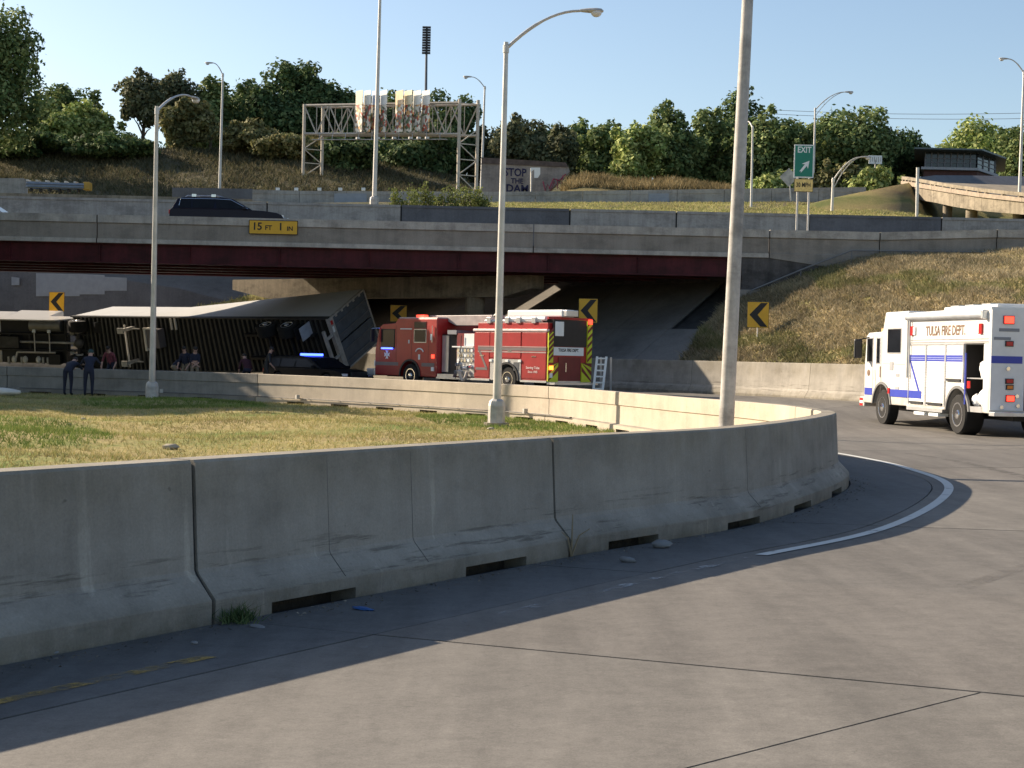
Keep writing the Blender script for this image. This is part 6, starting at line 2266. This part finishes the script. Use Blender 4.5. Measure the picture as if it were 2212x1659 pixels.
for x in (-.42, .42):
    kbox('frame_rail', BLACK, x - .04, x + .04, -1.2, 6.3, .55, .82)
for y in (-1.0, .6, 1.6, 2.7, 3.8, 5.0):
    kcyl('frame_tube', BLACK, (-.42, y, .68), (.42, y, .68), .07)
for y in (0, -1.28):
    kcyl('drive_axle', BLACK, (-1.0, y, .5), (1.0, y, .5), .1)
    MB().ball(KM(0, y, .48), .26, 12, 8).build('differential', mat('dirty grey casting', (.10, .095, .09), .7, .2, var=.4), tk, smooth=True)
    for sx in (-1, 1):
        c_ = KM(sx * .92, y, .5)
        ax = (KM(sx * 2, y, .5) - c_).normalized()
        wheel(tk, c_ - tk.location, .5, .58, ax, ALU, seg=22)
        kcyl('brake_drum', GALV_OLD, (sx * .56, y, .5), (sx * .70, y, .5), .2)
    for x in (-.5, .5):
        kcyl('air_spring', mat('pale dust grey', (.34, .32, .28), .8), (x, y + .4, .55), (x, y + .4, .75), .12)
kcyl('drive_shaft', GALV_OLD, (0, .2, .5), (0, 4.2, .62), .06)
kcyl('exhaust_pipe', mat('pale exhaust pipe', (.52, .47, .42), .5, .3), (.52, 1.25, .42), (.52, 3.3, .42), .055)
kcyl('exhaust_pipe', mat('pale exhaust elbow', (.52, .47, .42), .5, .3), (.52, 3.3, .42), (.85, 3.4, .42), .055)
for y in (1.55, 2.35):
    kcyl('tank_strap', GALV_BRIGHT, (-.62, y, .40), (.5, y, .40), .03, 6)
    MB().box(KM(-.62, y, .38), (.16, .12, .16)).build('strap_clamp', SIGN_WHITE, tk)
kcyl('fuel_tank', mat('dull aluminium tank', (.26, .26, .25), .4, .6), (-.9, .95, .62), (-.9, 2.6, .62), .33, 20)
for y, m in ((2.2, 'a'), (2.9, 'b'), (3.5, 'c')):
    MB().ball(KM(.92, y, .42), (.14, .1, .2), 12, 8).build('air_tank', mat('pale air tank', (.55, .52, .47), .5), tk, smooth=True)
for y in (1.7, 1.95, 3.1, 3.8):
    kbox('step_bracket', GALV_OLD, .78, 1.15, y - .05, y + .05, .4, .5)
# white side skirt with a curved rear end, now the top
sk = [(-1.24, .9, .55), (-1.24, 1.2, .30), (-1.24, 1.9, .25), (-1.24, 6.4, .25), (-1.24, 6.4, 1.6), (-1.24, .6, 1.6), (-1.22, .55, 1.0)]
MB().extrude([KM(*p) for p in sk], KM(.06, 0, 0) - KM(0, 0, 0)).build('side_skirt', WHITE, tk, smooth=False)
kbox('sleeper_cab', WHITE, -1.22, 1.22, 1.9, 4.3, 1.0, 3.7, None, .08)
kbox('cab', WHITE, -1.18, 1.18, 4.3, 6.0, .8, 3.4, None, .08)
kbox('bonnet', WHITE, -1.1, 1.1, 6.0, 7.2, .7, 2.0, None, .08)
kcyl('front_axle', BLACK, (-1.0, 5.6, .5), (1.0, 5.6, .5), .08)
for sx in (-1, 1):
    c_ = KM(sx * 1.02, 5.6, .5)
    wheel(tk, c_ - tk.location, .5, .3, (KM(sx * 2, 5.6, .5) - c_).normalized(), ALU, seg=22)
kbox('belly_pan', BLACK, -1.15, 1.15, .75, 6.9, .86, .96)
kbox('gearbox', mat('oily grey casting', (.05, .048, .045), .6, .3, var=.5), -.3, .3, 3.2, 4.6, .35, .85)
kbox('battery_tray', BLACK, .6, 1.15, 1.0, 1.6, .35, .85)
kbox('rear_bulkhead', BLACK, -1.15, 1.15, .70, .76, .5, 1.1)
kbox('sump', mat('dark sump', (.03, .03, .03), .6, .3), -.28, .28, 4.7, 5.4, .3, .85)
kbox('fifth_wheel', BLACK, -.45, .45, -1.0, .1, .95, 1.1)
kbox('mud_guard', BLACK, -1.22, -.62, -.75, -.55, .9, 1.15)

# ================================================================== PEOPLE
def person(label, loc, rotz, lean=0.0, crouch=0.0, top=NAVY, legs=NAVY, cap=None, arms=((.3, .35, 1.0), (-.3, .35, 1.0)), turn=0.0, scale=1.0, group='people at the crash'):
    t = thing('person', label, 'person', loc, rotz, group)
    ph = .93 - .50 * crouch
    pts, edges, rad, reg = [], [], [], []

    def add(p, r, g, par=None):
        pts.append(Vector(p)); rad.append(r); reg.append(g)
        if par is not None:
            edges.append((par, len(pts) - 1))
        return len(pts) - 1
    def up(x, y, z):
        """upper body point (z above the pelvis), leaned forward about the hips"""
        c, s = math.cos(lean), math.sin(lean)
        return Vector((x, y * c + z * s, ph + z * c - y * s))
    pel = add((0, 0, ph), .15, 'l')
    spi = add(up(0, .0, .22), .135, 't', pel)
    che = add(up(0, .0, .43), .155, 't', spi)
    nek = add(up(0, .0, .57), .06, 's', che)
    hb_ = add(up(0, .02, .66), .085, 's', nek)
    ht = add(up(0, .02, .77), .085, 's', hb_)
    for sg, tgt in zip((1, -1), arms):
        sh = add(up(sg * .19, 0, .47), .062, 't', che)
        s0 = pts[sh]
        hand = Vector((tgt[0], tgt[1], tgt[2]))
        d = hand - s0
        if d.length > .56:
            hand = s0 + d.normalized() * .56
        mid = (s0 + hand) / 2 + Vector((sg * .08, -.06, -.10))
        el = add(mid, .046, 't', sh)
        wr = add(hand, .030, 's', el)
        hdv = (hand - mid).normalized()
        pa_ = add(hand + hdv * .07, .034, 's', wr)
        sidev = hdv.cross(Vector((0, 0, 1)))
        sidev = sidev.normalized() if sidev.length > .1 else Vector((1, 0, 0))
        for q, (o_, ln) in enumerate(((-.03, .07), (-.01, .085), (.01, .08), (.03, .065))):
            f1 = add(hand + hdv * (.10 + ln * .4) + sidev * o_, .010, 's', pa_)
            add(hand + hdv * (.10 + ln * .8) + sidev * o_ + Vector((0, 0, -.03)), .008, 's', f1)
        th1 = add(hand + hdv * .05 + sidev * (.05 * sg), .011, 's', wr)
        add(hand + hdv * .10 + sidev * (.06 * sg), .009, 's', th1)
    for sg in (1, -1):
        hp = add((sg * .10, 0, ph - .04), .105, 'l', pel)
        kn = add((sg * .12, .02 + .36 * crouch, .50 - .02 * crouch), .07, 'l', hp)
        an = add((sg * .12, -.02 - .05 * crouch, .10), .045, 'l', kn)
        add((sg * .13, .14, .045), .045, 'f', an)
    me = bpy.data.meshes.new('skeleton')
    me.from_pydata([tuple(p) for p in pts], edges, [])
    o = bpy.data.objects.new('skeleton', me)
    COL.objects.link(o)
    sk_ = o.modifiers.new('skin', 'SKIN')
    sk_.use_smooth_shade = True
    for v, r in zip(me.skin_vertices[0].data, rad):
        v.radius = (r, r)
        v.use_root = False
    me.skin_vertices[0].data[0].use_root = True
    ss = o.modifiers.new('sub', 'SUBSURF')
    ss.levels = 1
    bpy.context.view_layer.update()
    body = bpy.data.meshes.new_from_object(o.evaluated_get(bpy.context.evaluated_depsgraph_get()))
    bpy.data.objects.remove(o)
    body.materials.clear()
    order = {'t': 0, 'l': 1, 's': 2, 'f': 3}
    for m in (top, legs, SKIN, SHOE):
        body.materials.append(m)
    A_ = np.array([tuple(pts[a]) for a, b in edges]); B_2 = np.array([tuple(pts[b]) for a, b in edges])
    rg = [reg[b] for a, b in edges]
    for pl in body.polygons:
        c = np.array(pl.center)
        ab = B_2 - A_
        k = np.clip(((c - A_) * ab).sum(1) / np.maximum((ab ** 2).sum(1), 1e-9), 0, 1)
        d = np.linalg.norm(A_ + ab * k[:, None] - c, axis=1)
        pl.material_index = order[rg[int(np.argmin(d))]]
        pl.use_smooth = True
    body.name = 'body'
    bo = bpy.data.objects.new('body', body)
    COL.objects.link(bo)
    bo.parent = t
    hc = (pts[hb_] + pts[ht]) / 2
    ax = (pts[ht] - pts[nek]).normalized()
    fw = Vector((0, 1, 0)) - ax * ax.y
    fw.normalize()
    MB().ball(hc + ax * .045 - fw * .02, (.098, .105, .09), 12, 8).build('cap' if cap else 'hair', cap or HAIR, t, smooth=True, world=False)
    f = MB()
    f.ball(hc + fw * .105 - ax * .01, .016, 6, 4)
    for sg in (-1, 1):
        f.ball(hc + fw * .085 + Vector((sg * .035, 0, 0)) + ax * .015, .012, 6, 4, 1)
        f.ball(hc + Vector((sg * .092, 0, 0)), (.015, .02, .03), 6, 4)
    f.box(hc + fw * .09 - ax * .05, (.05, .012, .01), 0, 1)
    kind(f.build('face', [SKIN, INK], t, smooth=True, world=False), 'stuff')
    t.scale = (scale,) * 3
    return t


def onroad(vx, Y):
    p = at(vx, 800, Y)
    return (p.x, p.y, zroad(p.x, p.y))


def ongrass(vx, Y):
    p = at(vx, 800, Y)
    return (p.x, p.y, .02)


MED_GREEN = mat('dark green cap', (.02, .05, .045), .8)
GREYJ = mat('pale grey kit', (.28, .30, .32), .8)
person('person in dark uniform leaning over the barrier, left one of the pair on the grass', ongrass(147, 56.3), R(-6), 1.05, .0, NAVY, NAVY, None, ((.22, .9, .95), (-.2, .9, .95)), scale=1.03)
person('person in dark uniform and cap leaning on the barrier, right one of the pair', ongrass(192, 56.0), R(8), .62, .0, NAVY, NAVY, MED_GREEN, ((.3, .7, 1.15), (-.3, .7, 1.1)), scale=1.06)
REDWHITE = mat('red and white shirt', (.16, .035, .045), .8, var=.5, scale=14)
person('person in a red and white shirt and navy sleeves bending behind the barrier', onroad(240, 67), R(170), .5, .25, REDWHITE, NAVY, None, ((.3, .3, .7), (-.3, .3, .7)))
person('person bent low in dark clothes against the trailer floor, right of the left lamp', onroad(374, 66.5), R(-60), .9, .35, NAVY, KHAKI, None, ((.25, .5, .5), (-.25, .5, .5)))
person('person in navy with dark hair facing us, left one of the two close together', onroad(402, 66.4), R(160), .25, .25, NAVY, KHAKI, None, ((.2, .35, .75), (-.25, .3, .7)))
person('person in navy with folded arms, right one of the two close together', onroad(420, 66.2), R(200), .2, .28, NAVY, KHAKI, None, ((-.05, .32, .82), (.05, .34, .8)))
person('person in black beside the police car at its rear', onroad(574, 66.0), R(-80), .3, .15, SHOE, SHOE, None, ((.25, .3, .8), (-.25, .3, .8)))
person('person in a maroon shirt crouching between the trailer and the barrier', onroad(535, 66.2), R(30), .7, .5, MAROON, NAVY, None, ((.25, .4, .4), (-.25, .4, .4)))

# ================================================================== SMALL THINGS LYING ABOUT
LT = 'litter along the barrier foot'


def litter(vx, vy, r, m, lab, cat='litter', z=None):
    p = gnd(vx, vy, .02)
    b = MB().ball((0, 0, 0), r, 10, 7, 0, .18)
    o = b.build('litter' if cat == 'litter' else cat.replace(' ', '_'), m, None, smooth=True, angle=60)
    o.location = (p.x, p.y, zroad(p.x, p.y) + r[2] * .8)
    o.rotation_euler = (0, 0, random.uniform(-1, 1))
    return tag(o, lab, cat, LT)


PALEW = mat('dirty white plastic', (.20, .20, .20), .6, var=.2)
litter(1355, 1216, (.085, .035, .028), PALEW, 'squashed pale bottle on the road right of the second barrier joint', 'bottle')
litter(1428, 1182, (.10, .06, .045), PALEW, 'crumpled white bag in the third drain slot', 'bag')
litter(785, 1317, (.11, .035, .012), mat('blue plastic', (.02, .10, .30), .5), 'flat blue plastic piece at the widest drain slot', 'plastic piece')
litter(556, 1353, (.07, .035, .010), PALEW, 'flat pale scrap beside the joint weed', 'scrap')
litter(118, 1405, (.03, .025, .012), PALEW, 'tiny pale scrap at the foot of the barrier far left', 'scrap')
litter(420, 1392, (.025, .02, .012), PALEW, 'small pale pebble left of the first barrier joint', 'pebble')
# dead twig in the second joint
jp = INNER.off(INNER.near(.28, 14.3), .36, 0)
b = MB()
for dx, dz, l in ((.0, .5, .34), (.16, .34, .22), (-.1, .3, .2)):
    b.tube([jp, jp + Vector((dx * .4, -.06, dz * .6)), jp + Vector((dx, -.08, dz * .8))], [.010, .007, .004], 5)
tag(b.build('dead_twig', mat('dry twig', (.30, .24, .15), .9), None), 'dry forked twig growing from the second barrier joint', 'twig')
# pale torn panel on the grass at the left edge
p = ongrass(18, 54.5)
b = MB().ball((0, 0, 0), (1.0, .35, .16), 16, 8, 0, .06)
o = b.build('torn_panel', mat('scuffed cream panel', (.62, .56, .46), .4, var=.1), None, smooth=True, angle=60)
o.location = (p[0] - .5, p[1], .16)
tag(o, 'cream torn vehicle panel lying on the grass at the left edge', 'wreckage')
# stones and bits of rubbish on the island
ST = 'pale stones on the grass island'
for vx, vy, r, lab in ((368, 963, .15, 'large pale flat stone on the bright green grass patch'), (1300, 940, .09, 'small yellowish stone on the grass left of the thick rusty pole'), (180, 905, .07, 'small white scrap on the grass at the left, upper one'),
                       (148, 915, .06, 'small white scrap on the grass at the left, lower one'), (1060, 925, .10, 'pale stone at the foot of the centre lamp')):
    p = gnd(vx, vy, .08)
    b = MB().ball((0, 0, 0), (r, r * .7, r * .4), 9, 6, 0, .2)
    o = b.build('stone', mat('pale stone', (.32, .28, .21), .9, var=.15), None, smooth=True, angle=40)
    o.location = (p.x, p.y, zisland(p.x, p.y) + r * .25)
    tag(o, lab, 'stone', ST)
